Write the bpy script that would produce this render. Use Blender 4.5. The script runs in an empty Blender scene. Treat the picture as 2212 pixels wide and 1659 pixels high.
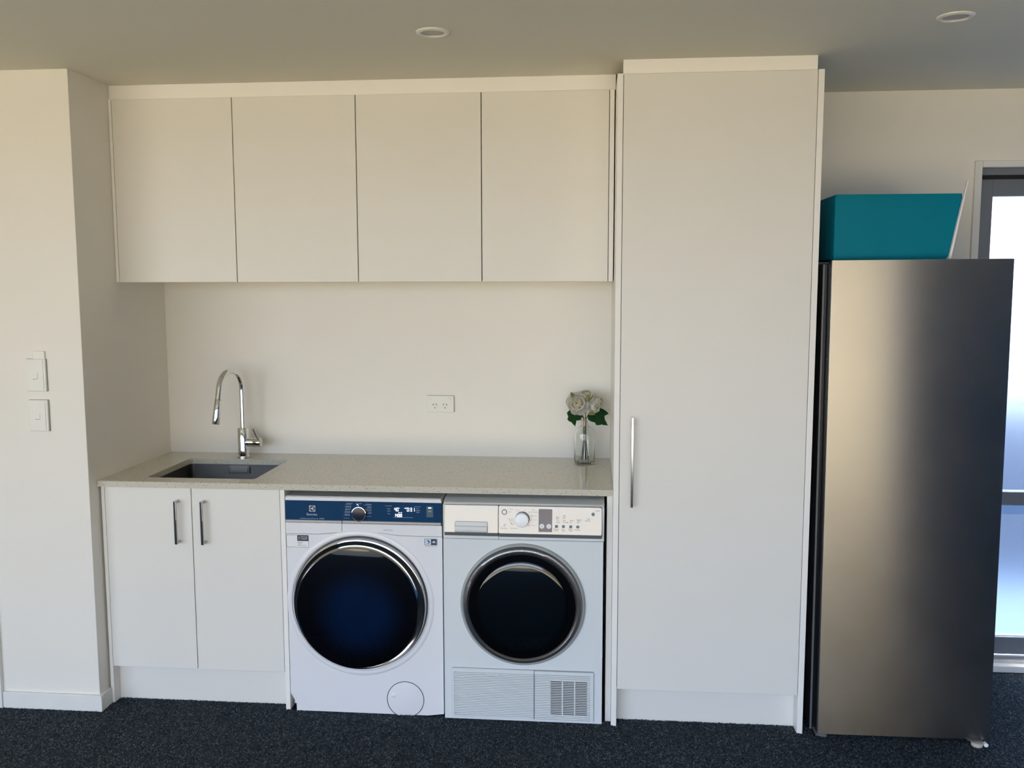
import bpy, bmesh, math, random
import numpy as np
from mathutils import Vector, Matrix, Euler

random.seed(7)
RNG = np.random.default_rng(11)
SC = bpy.context.scene
COL = SC.collection
PI = math.pi

# ------------------------------------------------------------------ camera
CAM_LOC = (1.88693, -3.26439, 1.63697)
YAW, PITCH, ROLL, FPX = -0.0887719, -0.107001, -0.00157386, 1945.73
cam = bpy.data.cameras.new('camera')
cam.sensor_fit = 'HORIZONTAL'
cam.sensor_width = 36.0
cam.lens = FPX / 2212.0 * 36.0
cam.clip_start = 0.05
cam_o = bpy.data.objects.new('camera', cam)
COL.objects.link(cam_o)
fw = Vector((math.sin(YAW) * math.cos(PITCH), math.cos(YAW) * math.cos(PITCH), math.sin(PITCH)))
rt = Vector((math.cos(YAW), -math.sin(YAW), 0))
up = rt.cross(fw)
r_ = math.cos(ROLL) * rt + math.sin(ROLL) * up
u_ = -math.sin(ROLL) * rt + math.cos(ROLL) * up
M3 = Matrix((r_, u_, -fw)).transposed()
cam_o.matrix_world = Matrix.Translation(CAM_LOC) @ M3.to_4x4()
SC.camera = cam_o

# ------------------------------------------------------------------ light and exposure
SKY_STRENGTH = 1.35
SUN_STRENGTH = 5.0
EXPOSURE = 2.42
w = bpy.data.worlds.new('sky')
SC.world = w
w.use_nodes = True
nt = w.node_tree
nt.nodes.clear()
wo = nt.nodes.new('ShaderNodeOutputWorld')
bg = nt.nodes.new('ShaderNodeBackground')
tc = nt.nodes.new('ShaderNodeTexCoord')
sep = nt.nodes.new('ShaderNodeSeparateXYZ')
rmp = nt.nodes.new('ShaderNodeValToRGB')
rmp.color_ramp.elements[0].position = 0.0
rmp.color_ramp.elements[0].color = (0.66, 0.80, 1.0, 1)
rmp.color_ramp.elements[1].position = 0.8
rmp.color_ramp.elements[1].color = (0.34, 0.52, 0.90, 1)
nt.links.new(tc.outputs['Generated'], sep.inputs[0])
nt.links.new(sep.outputs['Z'], rmp.inputs[0])
nt.links.new(rmp.outputs[0], bg.inputs[0])
bg.inputs[1].default_value = SKY_STRENGTH
nt.links.new(bg.outputs[0], wo.inputs[0])

sun = bpy.data.lights.new('sun', 'SUN')
sun.energy = SUN_STRENGTH
sun.color = (1.0, 0.93, 0.80)
sun.angle = 0.02
sun_o = bpy.data.objects.new('sun', sun)
COL.objects.link(sun_o)
sun_o.rotation_euler = Vector((0.45, -0.30, -0.84)).to_track_quat('-Z', 'Y').to_euler()

SC.view_settings.view_transform = 'Standard'
SC.view_settings.look = 'None'
SC.view_settings.gamma = 1.0
SC.view_settings.use_curve_mapping = False
SC.view_settings.exposure = EXPOSURE
SC.cycles.use_denoising = True
SC.cycles.max_bounces = 14
SC.cycles.diffuse_bounces = 8
SC.cycles.glossy_bounces = 6
SC.cycles.transmission_bounces = 10
SC.cycles.transparent_max_bounces = 12
SC.cycles.sample_clamp_indirect = 12.0
SC.cycles.caustics_reflective = False

# ------------------------------------------------------------------ materials
def newmat(name):
    m = bpy.data.materials.new(name)
    m.use_nodes = True
    n = m.node_tree
    b = n.nodes['Principled BSDF']
    return m, n, b

def pm(name, col, rough=0.5, metal=0.0, var=None, bump=None, rvar=None, spec=None, coat=0.0, trans=0.0, ior=None,
       emit=None, aniso=None, stretch=None, alpha=None):
    """procedural principled material: var=(scale, amount) colour mottling, bump=(scale, strength, dist), rvar=(scale, amount)"""
    m, n, b = newmat(name)
    b.inputs['Base Color'].default_value = (*col, 1)
    b.inputs['Roughness'].default_value = rough
    b.inputs['Metallic'].default_value = metal
    if spec is not None: b.inputs['Specular IOR Level'].default_value = spec
    if coat: b.inputs['Coat Weight'].default_value = coat; b.inputs['Coat Roughness'].default_value = 0.03
    if trans: b.inputs['Transmission Weight'].default_value = trans
    if ior: b.inputs['IOR'].default_value = ior
    if emit: b.inputs['Emission Color'].default_value = (*emit[0], 1); b.inputs['Emission Strength'].default_value = emit[1]
    if aniso: b.inputs['Anisotropic'].default_value = aniso
    co = n.nodes.new('ShaderNodeTexCoord')
    src = co.outputs['Object']
    if stretch:
        mp = n.nodes.new('ShaderNodeMapping'); mp.inputs['Scale'].default_value = stretch
        n.links.new(src, mp.inputs[0]); src = mp.outputs[0]
    def noise(sc, det=4):
        t = n.nodes.new('ShaderNodeTexNoise'); t.inputs['Scale'].default_value = sc; t.inputs['Detail'].default_value = det
        n.links.new(src, t.inputs['Vector']); return t
    if var:
        t = noise(var[0])
        mx = n.nodes.new('ShaderNodeMix'); mx.data_type = 'RGBA'
        a = var[1]
        mx.inputs['A'].default_value = (*[max(0, c * (1 - a)) for c in col], 1)
        mx.inputs['B'].default_value = (*[min(1, c * (1 + a)) for c in col], 1)
        n.links.new(t.outputs['Fac'], mx.inputs['Factor'])
        n.links.new(mx.outputs['Result'], b.inputs['Base Color'])
    if rvar:
        t = noise(rvar[0])
        mr = n.nodes.new('ShaderNodeMapRange')
        mr.inputs['To Min'].default_value = max(0, rough - rvar[1]); mr.inputs['To Max'].default_value = rough + rvar[1]
        n.links.new(t.outputs['Fac'], mr.inputs['Value']); n.links.new(mr.outputs[0], b.inputs['Roughness'])
    if bump:
        t = noise(bump[0], 6)
        bp = n.nodes.new('ShaderNodeBump'); bp.inputs['Strength'].default_value = bump[1]; bp.inputs['Distance'].default_value = bump[2]
        n.links.new(t.outputs['Fac'], bp.inputs['Height']); n.links.new(bp.outputs[0], b.inputs['Normal'])
    return m

MAT = {}
MAT['wall'] = pm('wall_paint', (0.80, 0.775, 0.715), 0.55, var=(2.2, 0.02), bump=(160, 0.06, 0.002))
MAT['ceiling'] = pm('ceiling_paint', (0.75, 0.72, 0.61), 0.8, var=(1.5, 0.02), bump=(140, 0.05, 0.002))
MAT['cab'] = pm('white_melamine', (0.765, 0.745, 0.695), 0.38, var=(3, 0.02), bump=(420, 0.03, 0.0005), spec=0.35)
MAT['edge'] = pm('white_board', (0.86, 0.84, 0.80), 0.4, var=(3, 0.015), bump=(420, 0.03, 0.0005), spec=0.35)
MAT['gap'] = pm('gap_shade_paint', (0.07, 0.05, 0.035), 0.7, var=(20, 0.1))  # dark colour stands in for the shade in the gaps between doors
MAT['trim'] = pm('white_gloss_trim', (0.77, 0.76, 0.73), 0.4, var=(9, 0.05), bump=(60, 0.04, 0.001))
MAT['steel'] = pm('satin_steel', (0.55, 0.52, 0.49), 0.10, 1.0, rvar=(60, 0.03), stretch=(1, 1, 0.05))
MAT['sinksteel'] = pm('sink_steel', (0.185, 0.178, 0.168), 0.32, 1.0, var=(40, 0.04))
MAT['plate'] = pm('overflow_steel', (0.34, 0.335, 0.32), 0.38, 1.0, var=(40, 0.04))
MAT['chrome'] = pm('chrome', (0.82, 0.82, 0.82), 0.06, 1.0, rvar=(30, 0.02))
MAT['ringchrome'] = pm('smoky_chrome', (0.52, 0.52, 0.53), 0.10, 1.0, rvar=(40, 0.03))
MAT['enamel'] = pm('white_enamel', (0.78, 0.78, 0.80), 0.22, var=(4, 0.01), bump=(300, 0.02, 0.0004))
MAT['enamel2'] = pm('cool_white_enamel', (0.70, 0.73, 0.74), 0.25, var=(4, 0.01), bump=(300, 0.02, 0.0004))
MAT['lidgrey'] = pm('lid_plastic', (0.62, 0.63, 0.62), 0.4, var=(5, 0.02))
MAT['rimgrey'] = pm('grey_rim_plastic', (0.36, 0.385, 0.375), 0.35, var=(9, 0.02))
MAT['dryerring'] = pm('dark_chrome', (0.20, 0.20, 0.21), 0.24, 0.85, var=(160, 0.25), bump=(220, 0.35, 0.0015))  # colour speckle paints in the carpet's reflection
MAT['silver'] = pm('glossy_silver_fascia', (0.64, 0.64, 0.63), 0.14, 0.12, rvar=(8, 0.02), coat=0.25)
MAT['greystrip'] = pm('strip_shade_grey', (0.14, 0.15, 0.145), 0.35, var=(30, 0.06))  # grey holds the shade of the strip's downward-facing underside; button faces share it
MAT['blue'] = pm('navy_control_glass', (0.012, 0.050, 0.125), 0.04, coat=1.0, var=(3, 0.15))
MAT['bluelight'] = pm('slate_button', (0.10, 0.15, 0.19), 0.12, var=(20, 0.05))
MAT['black'] = pm('black_plastic', (0.008, 0.008, 0.010), 0.25, var=(30, 0.2))
MAT['darkgap'] = pm('recess_shade_black', (0.010, 0.010, 0.012), 0.8, var=(30, 0.2))  # near-black stands in for the shade inside the head gap and grille
MAT['knobnavy'] = pm('knob_navy', (0.012, 0.016, 0.035), 0.25, var=(25, 0.15))
MAT['white'] = pm('white_plastic', (0.76, 0.75, 0.70), 0.35, var=(12, 0.01))
MAT['whitegloss'] = pm('bright_white_plastic', (0.84, 0.85, 0.86), 0.25, var=(12, 0.01))
MAT['sticker'] = pm('sticker_paper', (0.80, 0.80, 0.80), 0.5, var=(12, 0.01))
MAT['ink'] = pm('dark_ink', (0.025, 0.025, 0.035), 0.5, var=(50, 0.2))
MAT['greyink'] = pm('grey_ink', (0.22, 0.23, 0.24), 0.5, var=(50, 0.1))
MAT['paleink'] = pm('pale_print', (0.32, 0.42, 0.52), 0.4, var=(50, 0.1))
MAT['silverprint'] = pm('silver_print', (0.50, 0.53, 0.58), 0.3, var=(50, 0.05))
MAT['led'] = pm('lit_display', (0.9, 0.9, 1.0), 0.4, emit=((0.92, 0.93, 1.0), 0.22))
MAT['iconblue'] = pm('icon_blue', (0.06, 0.19, 0.33), 0.35, var=(40, 0.1))
MAT['fridgeside'] = pm('fridge_side_charcoal', (0.022, 0.027, 0.032), 0.35, var=(20, 0.15))
MAT['gasket'] = pm('gasket_rubber', (0.02, 0.02, 0.022), 0.6, var=(20, 0.1))
MAT['flange'] = pm('fridge_flange', (0.12, 0.125, 0.13), 0.35, var=(20, 0.05))
MAT['foot'] = pm('beige_plastic', (0.52, 0.46, 0.39), 0.5, var=(40, 0.05))
MAT['teal'] = pm('teal_plastic', (0.0, 0.185, 0.265), 0.6, var=(2.5, 0.15), bump=(12, 0.05, 0.01), spec=0.12)
MAT['board'] = pm('white_board', (0.85, 0.86, 0.88), 0.3, var=(9, 0.02))
MAT['alu'] = pm('grey_aluminium', (0.20, 0.215, 0.245), 0.4, 0.3, var=(30, 0.04))
MAT['sill'] = pm('grey_sill', (0.58, 0.56, 0.52), 0.5, var=(30, 0.04))
MAT['stem'] = pm('stem_green', (0.05, 0.07, 0.035), 0.5, var=(60, 0.3))
MAT['neck_tan'] = pm('neck_refraction_tan', (0.42, 0.30, 0.16), 0.4, var=(60, 0.2))  # tan stands in for beige refracted by the bottle neck
MAT['lens'] = pm('downlight_lens', (0.45, 0.43, 0.42), 0.35, var=(60, 0.03))
MAT['ringwhite'] = pm('downlight_ring', (0.80, 0.78, 0.70), 0.3, var=(60, 0.02))
MAT['concrete'] = pm('sunlit_concrete', (0.485, 0.405, 0.27), 0.9, var=(1.2, 0.12), bump=(30, 0.2, 0.01))
MAT['darkwall'] = pm('blue_reflect_wall', (0.025, 0.13, 0.32), 0.6, var=(1.5, 0.2))  # unseen surface; blue picked so the fridge reflects dark navy
MAT['sky_blocker'] = pm('blocker_brown', (0.24, 0.20, 0.145), 0.85, var=(2, 0.1))  # colour of the added sky blocker outside
MAT['pane_blue'] = pm('pane_tint_blue', (0.055, 0.10, 0.175), 0.7, var=(2, 0.1))  # blue chosen to tint what shows through the obscured door glass
MAT['tanwall'] = pm('tan_wall', (0.40, 0.33, 0.24), 0.85, var=(2, 0.1))

# stainless door: brushed, blotchy
m, n, b = newmat('brushed_stainless'); MAT['stainless'] = m
b.inputs['Base Color'].default_value = (0.41, 0.395, 0.36, 1); b.inputs['Metallic'].default_value = 1.0
b.inputs['Anisotropic'].default_value = 0.95; b.inputs['Anisotropic Rotation'].default_value = 0.25
tcn = n.nodes.new('ShaderNodeTexCoord')
t2 = n.nodes.new('ShaderNodeTexNoise'); t2.inputs['Scale'].default_value = 5.0; t2.inputs['Detail'].default_value = 4
n.links.new(tcn.outputs['Object'], t2.inputs['Vector'])
mr = n.nodes.new('ShaderNodeMapRange'); mr.inputs['To Min'].default_value = 0.23; mr.inputs['To Max'].default_value = 0.29
n.links.new(t2.outputs['Fac'], mr.inputs['Value']); n.links.new(mr.outputs[0], b.inputs['Roughness'])
mxs = n.nodes.new('ShaderNodeMix'); mxs.data_type = 'RGBA'
mxs.inputs['A'].default_value = (0.465, 0.452, 0.412, 1); mxs.inputs['B'].default_value = (0.53, 0.516, 0.475, 1)
n.links.new(t2.outputs['Fac'], mxs.inputs['Factor']); n.links.new(mxs.outputs['Result'], b.inputs['Base Color'])

# quartz worktop: grey beige with dark and pale specks
m, n, b = newmat('speckled_quartz'); MAT['quartz'] = m
b.inputs['Roughness'].default_value = 0.10
tcn = n.nodes.new('ShaderNodeTexCoord')
def vor(scale, lo, hi):
    v = n.nodes.new('ShaderNodeTexVoronoi'); v.inputs['Scale'].default_value = scale
    n.links.new(tcn.outputs['Object'], v.inputs['Vector'])
    r = n.nodes.new('ShaderNodeMapRange'); r.inputs['From Min'].default_value = lo; r.inputs['From Max'].default_value = hi
    r.inputs['To Min'].default_value = 1.0; r.inputs['To Max'].default_value = 0.0
    n.links.new(v.outputs['Distance'], r.inputs['Value'])
    # only some of the cells carry a speck
    g = n.nodes.new('ShaderNodeSeparateColor'); n.links.new(v.outputs['Color'], g.inputs[0])
    c = n.nodes.new('ShaderNodeMath'); c.operation = 'LESS_THAN'; c.inputs[1].default_value = 0.30
    n.links.new(g.outputs[0], c.inputs[0])
    mu = n.nodes.new('ShaderNodeMath'); mu.operation = 'MULTIPLY'
    n.links.new(r.outputs[0], mu.inputs[0]); n.links.new(c.outputs[0], mu.inputs[1])
    return mu.outputs[0]
mx1 = n.nodes.new('ShaderNodeMix'); mx1.data_type = 'RGBA'
mx1.inputs['A'].default_value = (0.60, 0.57, 0.475, 1); mx1.inputs['B'].default_value = (0.27, 0.24, 0.18, 1)
n.links.new(vor(150, 0.20, 0.34), mx1.inputs['Factor'])
mx2 = n.nodes.new('ShaderNodeMix'); mx2.data_type = 'RGBA'
mx2.inputs['B'].default_value = (0.35, 0.32, 0.27, 1)
n.links.new(mx1.outputs['Result'], mx2.inputs['A']); n.links.new(vor(230, 0.12, 0.30), mx2.inputs['Factor'])
n.links.new(mx2.outputs['Result'], b.inputs['Base Color'])

# washing machine glass: navy centre with a soft inner glow painted in, black printed border
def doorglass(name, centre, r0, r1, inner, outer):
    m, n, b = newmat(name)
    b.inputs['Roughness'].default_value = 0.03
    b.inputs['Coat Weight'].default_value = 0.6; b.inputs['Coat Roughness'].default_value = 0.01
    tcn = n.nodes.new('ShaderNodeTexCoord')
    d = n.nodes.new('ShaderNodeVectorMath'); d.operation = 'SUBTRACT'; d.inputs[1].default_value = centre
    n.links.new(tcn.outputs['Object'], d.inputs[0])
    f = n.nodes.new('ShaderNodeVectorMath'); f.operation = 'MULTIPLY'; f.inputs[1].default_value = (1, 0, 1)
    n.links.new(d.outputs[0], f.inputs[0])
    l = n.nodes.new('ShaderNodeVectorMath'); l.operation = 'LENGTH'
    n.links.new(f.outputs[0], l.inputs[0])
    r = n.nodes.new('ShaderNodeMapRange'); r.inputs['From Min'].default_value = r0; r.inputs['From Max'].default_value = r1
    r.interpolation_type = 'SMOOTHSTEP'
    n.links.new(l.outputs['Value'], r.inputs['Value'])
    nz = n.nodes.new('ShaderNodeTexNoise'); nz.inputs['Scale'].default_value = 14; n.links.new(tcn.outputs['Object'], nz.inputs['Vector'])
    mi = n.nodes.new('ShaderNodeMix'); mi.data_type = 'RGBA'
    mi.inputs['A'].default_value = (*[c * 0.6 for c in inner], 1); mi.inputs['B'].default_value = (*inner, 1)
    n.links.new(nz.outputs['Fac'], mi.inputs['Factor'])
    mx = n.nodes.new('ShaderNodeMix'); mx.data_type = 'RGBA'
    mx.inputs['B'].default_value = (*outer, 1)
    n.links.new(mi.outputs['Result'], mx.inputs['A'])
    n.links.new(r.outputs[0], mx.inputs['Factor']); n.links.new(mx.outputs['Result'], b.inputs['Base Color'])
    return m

# clear bottle glass
m, n, b = newmat('bottle_glass'); MAT['glass'] = m
b.inputs['Base Color'].default_value = (0.97, 0.985, 0.97, 1); b.inputs['Roughness'].default_value = 0.0
b.inputs['Transmission Weight'].default_value = 1.0; b.inputs['IOR'].default_value = 1.45
nz = n.nodes.new('ShaderNodeTexNoise'); nz.inputs['Scale'].default_value = 20
bp = n.nodes.new('ShaderNodeBump'); bp.inputs['Strength'].default_value = 0.03; bp.inputs['Distance'].default_value = 0.002
n.links.new(nz.outputs['Fac'], bp.inputs['Height']); n.links.new(bp.outputs[0], b.inputs['Normal'])

# obscured door glass
m, n, b = newmat('obscured_glass'); MAT['frost'] = m
b.inputs['Base Color'].default_value = (0.93, 0.96, 1.0, 1); b.inputs['Roughness'].default_value = 0.38
b.inputs['Transmission Weight'].default_value = 1.0; b.inputs['IOR'].default_value = 1.35
nz = n.nodes.new('ShaderNodeTexNoise'); nz.inputs['Scale'].default_value = 90
bp = n.nodes.new('ShaderNodeBump'); bp.inputs['Strength'].default_value = 0.15; bp.inputs['Distance'].default_value = 0.002
n.links.new(nz.outputs['Fac'], bp.inputs['Height']); n.links.new(bp.outputs[0], b.inputs['Normal'])

# carpet base and pile
m, n, b = newmat('carpet_base'); MAT['carpet'] = m
b.inputs['Roughness'].default_value = 0.95
b.inputs['Specular IOR Level'].default_value = 0.05
nz = n.nodes.new('ShaderNodeTexNoise'); nz.inputs['Scale'].default_value = 240; nz.inputs['Detail'].default_value = 5
tcn = n.nodes.new('ShaderNodeTexCoord'); n.links.new(tcn.outputs['Object'], nz.inputs['Vector'])
rp = n.nodes.new('ShaderNodeValToRGB')
rp.color_ramp.elements[0].position = 0.35; rp.color_ramp.elements[0].color = (0.006, 0.009, 0.014, 1)
rp.color_ramp.elements[1].position = 0.75; rp.color_ramp.elements[1].color = (0.040, 0.052, 0.066, 1)
n.links.new(nz.outputs['Fac'], rp.inputs[0]); n.links.new(rp.outputs[0], b.inputs['Base Color'])
bp = n.nodes.new('ShaderNodeBump'); bp.inputs['Strength'].default_value = 0.8; bp.inputs['Distance'].default_value = 0.004
n.links.new(nz.outputs['Fac'], bp.inputs['Height']); n.links.new(bp.outputs[0], b.inputs['Normal'])

m, n, b = newmat('carpet_yarn'); MAT['yarn'] = m
b.inputs['Roughness'].default_value = 0.9
b.inputs['Specular IOR Level'].default_value = 0.08
at = n.nodes.new('ShaderNodeAttribute'); at.attribute_name = 'yarn'
n.links.new(at.outputs['Color'], b.inputs['Base Color'])

def petalmat(name, c0, c1):
    m, n, b = newmat(name)
    b.inputs['Roughness'].default_value = 0.6
    b.inputs['Subsurface Weight'].default_value = 0.0
    tcn = n.nodes.new('ShaderNodeTexCoord')
    nz = n.nodes.new('ShaderNodeTexNoise'); nz.inputs['Scale'].default_value = 45
    n.links.new(tcn.outputs['Object'], nz.inputs['Vector'])
    mx = n.nodes.new('ShaderNodeMix'); mx.data_type = 'RGBA'
    mx.inputs['A'].default_value = (*c0, 1); mx.inputs['B'].default_value = (*c1, 1)
    n.links.new(nz.outputs['Fac'], mx.inputs['Factor']); n.links.new(mx.outputs['Result'], b.inputs['Base Color'])
    bp = n.nodes.new('ShaderNodeBump'); bp.inputs['Strength'].default_value = 0.2; bp.inputs['Distance'].default_value = 0.002
    n.links.new(nz.outputs['Fac'], bp.inputs['Height']); n.links.new(bp.outputs[0], b.inputs['Normal'])
    return m
MAT['petal'] = petalmat('ivory_petal', (0.86, 0.84, 0.78), (0.92, 0.91, 0.87))
MAT['petalin'] = petalmat('cream_inner_petal', (0.74, 0.69, 0.50), (0.82, 0.78, 0.64))
for k_ in ('petal', 'petalin'):
    m = MAT[k_]; n = m.node_tree; b = n.nodes['Principled BSDF']; o_ = n.nodes['Material Output']
    tr = n.nodes.new('ShaderNodeBsdfTranslucent'); ms = n.nodes.new('ShaderNodeMixShader'); ms.inputs[0].default_value = 0.35
    src = b.inputs['Base Color'].links[0].from_socket
    n.links.new(src, tr.inputs['Color']); n.links.new(b.outputs[0], ms.inputs[1]); n.links.new(tr.outputs[0], ms.inputs[2])
    n.links.new(ms.outputs[0], o_.inputs['Surface'])
MAT['leaf'] = petalmat('dark_green_leaf', (0.003, 0.022, 0.006), (0.010, 0.055, 0.010))
MAT['leaf'].node_tree.nodes['Principled BSDF'].inputs['Specular IOR Level'].default_value = 0.15
MAT['leafpale'] = petalmat('lime_bract', (0.11, 0.12, 0.015), (0.20, 0.20, 0.03))

# ------------------------------------------------------------------ mesh building
class MB:
    def __init__(s): s.v = []; s.f = []
    def add(s, vs, fs):
        o = len(s.v); s.v += [tuple(p) for p in vs]; s.f += [tuple(i + o for i in f) for f in fs]; return s
    def box(s, x0, x1, y0, y1, z0, z1):
        if x0 > x1: x0, x1 = x1, x0
        if y0 > y1: y0, y1 = y1, y0
        if z0 > z1: z0, z1 = z1, z0
        vs = [(x0, y0, z0), (x1, y0, z0), (x1, y1, z0), (x0, y1, z0), (x0, y0, z1), (x1, y0, z1), (x1, y1, z1), (x0, y1, z1)]
        return s.add(vs, [(0, 3, 2, 1), (4, 5, 6, 7), (0, 1, 5, 4), (1, 2, 6, 5), (2, 3, 7, 6), (3, 0, 4, 7)])
    def prism(s, pts, y0, y1):
        """polygon in (x,z), counter-clockwise seen from -y, extruded y0 (front) .. y1 (back)"""
        k = len(pts)
        vs = [(x, y0, z) for x, z in pts] + [(x, y1, z) for x, z in pts]
        fs = [tuple(range(k)), tuple(range(2 * k - 1, k - 1, -1))]
        fs += [(j, i, i + k, j + k) for i, j in ((i, (i + 1) % k) for i in range(k))]
        return s.add(vs, fs)
    def rings(s, rings, cap0=False, cap1=False, closed=True):
        """loft between rings (lists of points of equal length)"""
        k = len(rings[0]); o = len(s.v)
        for r in rings: s.v += [tuple(p) for p in r]
        for a in range(len(rings) - 1):
            for i in range(k if closed else k - 1):
                j = (i + 1) % k
                s.f.append((o + a * k + i, o + a * k + j, o + (a + 1) * k + j, o + (a + 1) * k + i))
        if cap0: s.f.append(tuple(o + i for i in reversed(range(k))))
        if cap1: s.f.append(tuple(o + (len(rings) - 1) * k + i for i in range(k)))
        return s
    def lathe(s, prof, c, axis='z', n=48, cap0=False, cap1=False):
        """prof: list of (radius, height) along axis; c: centre"""
        rs = []
        for r, h in prof:
            ring = []
            for i in range(n):
                a = 2 * PI * i / n
                if axis == 'z': ring.append((c[0] + r * math.cos(a), c[1] + r * math.sin(a), c[2] + h))
                elif axis == 'y': ring.append((c[0] + r * math.cos(a), c[1] + h, c[2] + r * math.sin(a)))
                else: ring.append((c[0] + h, c[1] + r * math.cos(a), c[2] + r * math.sin(a)))
            rs.append(ring)
        return s.rings(rs, cap0, cap1)
    def tube(s, path, rad, n=16, cap=True):
        P = [Vector(p) for p in path]
        R = rad if isinstance(rad, (list, tuple)) else [rad] * len(P)
        rs = []; nrm = None
        for i, p in enumerate(P):
            t = (P[min(i + 1, len(P) - 1)] - P[max(i - 1, 0)]).normalized()
            if nrm is None:
                nrm = t.orthogonal().normalized()
            else:
                nrm = (nrm - t * nrm.dot(t)).normalized()
            b = t.cross(nrm)
            rs.append([tuple(p + R[i] * (math.cos(2 * PI * k / n) * nrm + math.sin(2 * PI * k / n) * b)) for k in range(n)])
        return s.rings(rs, cap, cap)
    def build(s, name, mat, parent=None, bevel=0.0, smooth=False, root=None, seg=2):
        me = bpy.data.meshes.new(name)
        off = root_loc(parent)
        me.from_pydata([(x - off[0], y - off[1], z - off[2]) for x, y, z in s.v], [], s.f)
        me.update()
        bm = bmesh.new(); bm.from_mesh(me)
        bmesh.ops.recalc_face_normals(bm, faces=bm.faces)
        bm.to_mesh(me); bm.free()
        if isinstance(mat, str): mat = MAT[mat]
        me.materials.append(mat)
        o = bpy.data.objects.new(name, me)
        COL.objects.link(o)
        if parent is not None: o.parent = parent
        if smooth:
            me.polygons.foreach_set('use_smooth', [True] * len(me.polygons))
            try: me.set_sharp_from_angle(angle=math.radians(38))
            except Exception: pass
        if bevel:
            md = o.modifiers.new('edge', 'BEVEL'); md.width = bevel; md.segments = seg; md.limit_method = 'ANGLE'; md.angle_limit = math.radians(40)
            me.polygons.foreach_set('use_smooth', [True] * len(me.polygons))
            try: me.set_sharp_from_angle(angle=math.radians(30))
            except Exception: pass
            md.harden_normals = False
        return o

def root_loc(parent):
    """parts are modelled in world coordinates; local = world - the thing's own origin"""
    if parent is None: return (0, 0, 0)
    p = parent
    while p.parent is not None: p = p.parent
    return tuple(p.location)

def thing(name, label, cat, loc, group=None):
    o = bpy.data.objects.new(name, None); COL.objects.link(o)
    o.empty_display_size = 0.05
    o.location = loc; o['label'] = label; o['category'] = cat
    if group: o['group'] = group
    return o

def tag(o, label, cat, group=None):
    o['label'] = label; o['category'] = cat
    if group: o['group'] = group
    return o

def struct(o): o['kind'] = 'structure'; return o
def lab(o, s): o['label'] = s; return o

def rrect(x0, x1, z0, z1, r, n=6):
    pts = []
    for cx, cz, a0 in ((x1 - r, z1 - r, 0), (x0 + r, z1 - r, 90), (x0 + r, z0 + r, 180), (x1 - r, z0 + r, 270)):
        for i in range(n + 1):
            a = math.radians(a0 + 90 * i / n)
            pts.append((cx + r * math.cos(a), cz + r * math.sin(a)))
    return pts

def circ(cx, cz, r, n=64, a0=0.0):
    return [(cx + r * math.cos(a0 + 2 * PI * i / n), cz + r * math.sin(a0 + 2 * PI * i / n)) for i in range(n)]

def text(s, x, z, size, y, mat, parent, name='lettering', align='CENTER', width=None):
    """flat lettering standing on a vertical front face (plane y), z = baseline centre"""
    cu = bpy.data.curves.new(name, 'FONT')
    cu.body = s; cu.size = size; cu.align_x = align; cu.align_y = 'CENTER'; cu.extrude = 0.00015
    cu.resolution_u = 3
    tmp = bpy.data.objects.new(name, cu); COL.objects.link(tmp)
    me = bpy.data.meshes.new_from_object(tmp)
    COL.objects.unlink(tmp); bpy.data.objects.remove(tmp); bpy.data.curves.remove(cu)
    co = np.empty(len(me.vertices) * 3); me.vertices.foreach_get('co', co); co = co.reshape(-1, 3)
    if width and len(co):
        wd = co[:, 0].max() - co[:, 0].min()
        if wd > 0: co[:, 0] *= width / wd
    off = root_loc(parent)
    new = np.stack([co[:, 0] + x - off[0], -co[:, 2] + y - off[1], co[:, 1] + z - off[2]], 1)
    me.vertices.foreach_set('co', new.ravel()); me.update()
    me.name = name
    me.materials.clear(); me.materials.append(MAT[mat] if isinstance(mat, str) else mat)
    o = bpy.data.objects.new(name, me); COL.objects.link(o); o.parent = parent
    return o

# ------------------------------------------------------------------ calibrated dimensions (metres)
H = 2.424
YB = 0.605                       # back wall
XW = -0.007                      # alcove's left wall
YS = -0.0676                     # face of the left wall
X1, XM, X2, X3 = 0.0136, 0.361, 0.7105, 0.7285
X4, X5, X6 = 1.9467, 1.9682, 1.9882
T1, T2 = 2.6482, 2.6687
ZCT, ZC = 0.8765, 0.8995
RX0, RX1, RY0 = -4.0, 5.3, -4.4  # room behind the camera

# ------------------------------------------------------------------ room shell
struct(MB().box(RX0 - .2, RX1 + .2, RY0 - .3, 0.8, -0.12, 0.0).build('floor', 'carpet'))
struct(MB().box(RX0 - .2, RX1 + .2, RY0 - .2, 0.8, H, H + 0.15).build('ceiling', 'ceiling'))
wl = struct(MB().box(RX0 - .2, XW, YS, 0.755, 0, H).build('wall_left', 'wall', bevel=0.0015))
DX0, DX1, DZ = 3.4501, 5.15, 2.1153
wb = MB()
wb.box(XW, DX0, YB, YB + .15, 0, H)
wb.box(DX0, DX1, YB, YB + .15, DZ, H)
wb.box(DX1, RX1 + .2, YB, YB + .15, 0, H)
struct(wb.build('wall_back', 'wall'))
struct(MB().box(RX1, RX1 + .2, RY0 - .2, YB, 0, H).build('wall_right', 'darkwall'))
struct(MB().box(RX0 - .2, RX0, RY0 - .2, YS, 0, H).build('wall_far_left', 'wall'))
OX0, OX1, OZ = -3.7, 4.38, 2.2
wr = MB()
wr.box(RX0, OX0, RY0 - .2, RY0, 0, H)
wr.box(OX0, OX1, RY0 - .2, RY0, OZ, H)
struct(wr.build('wall_rear', 'wall'))
struct(MB().box(OX1, RX1, RY0 - .2, RY0, 0, H).build('wall_rear_right', 'darkwall'))
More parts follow.
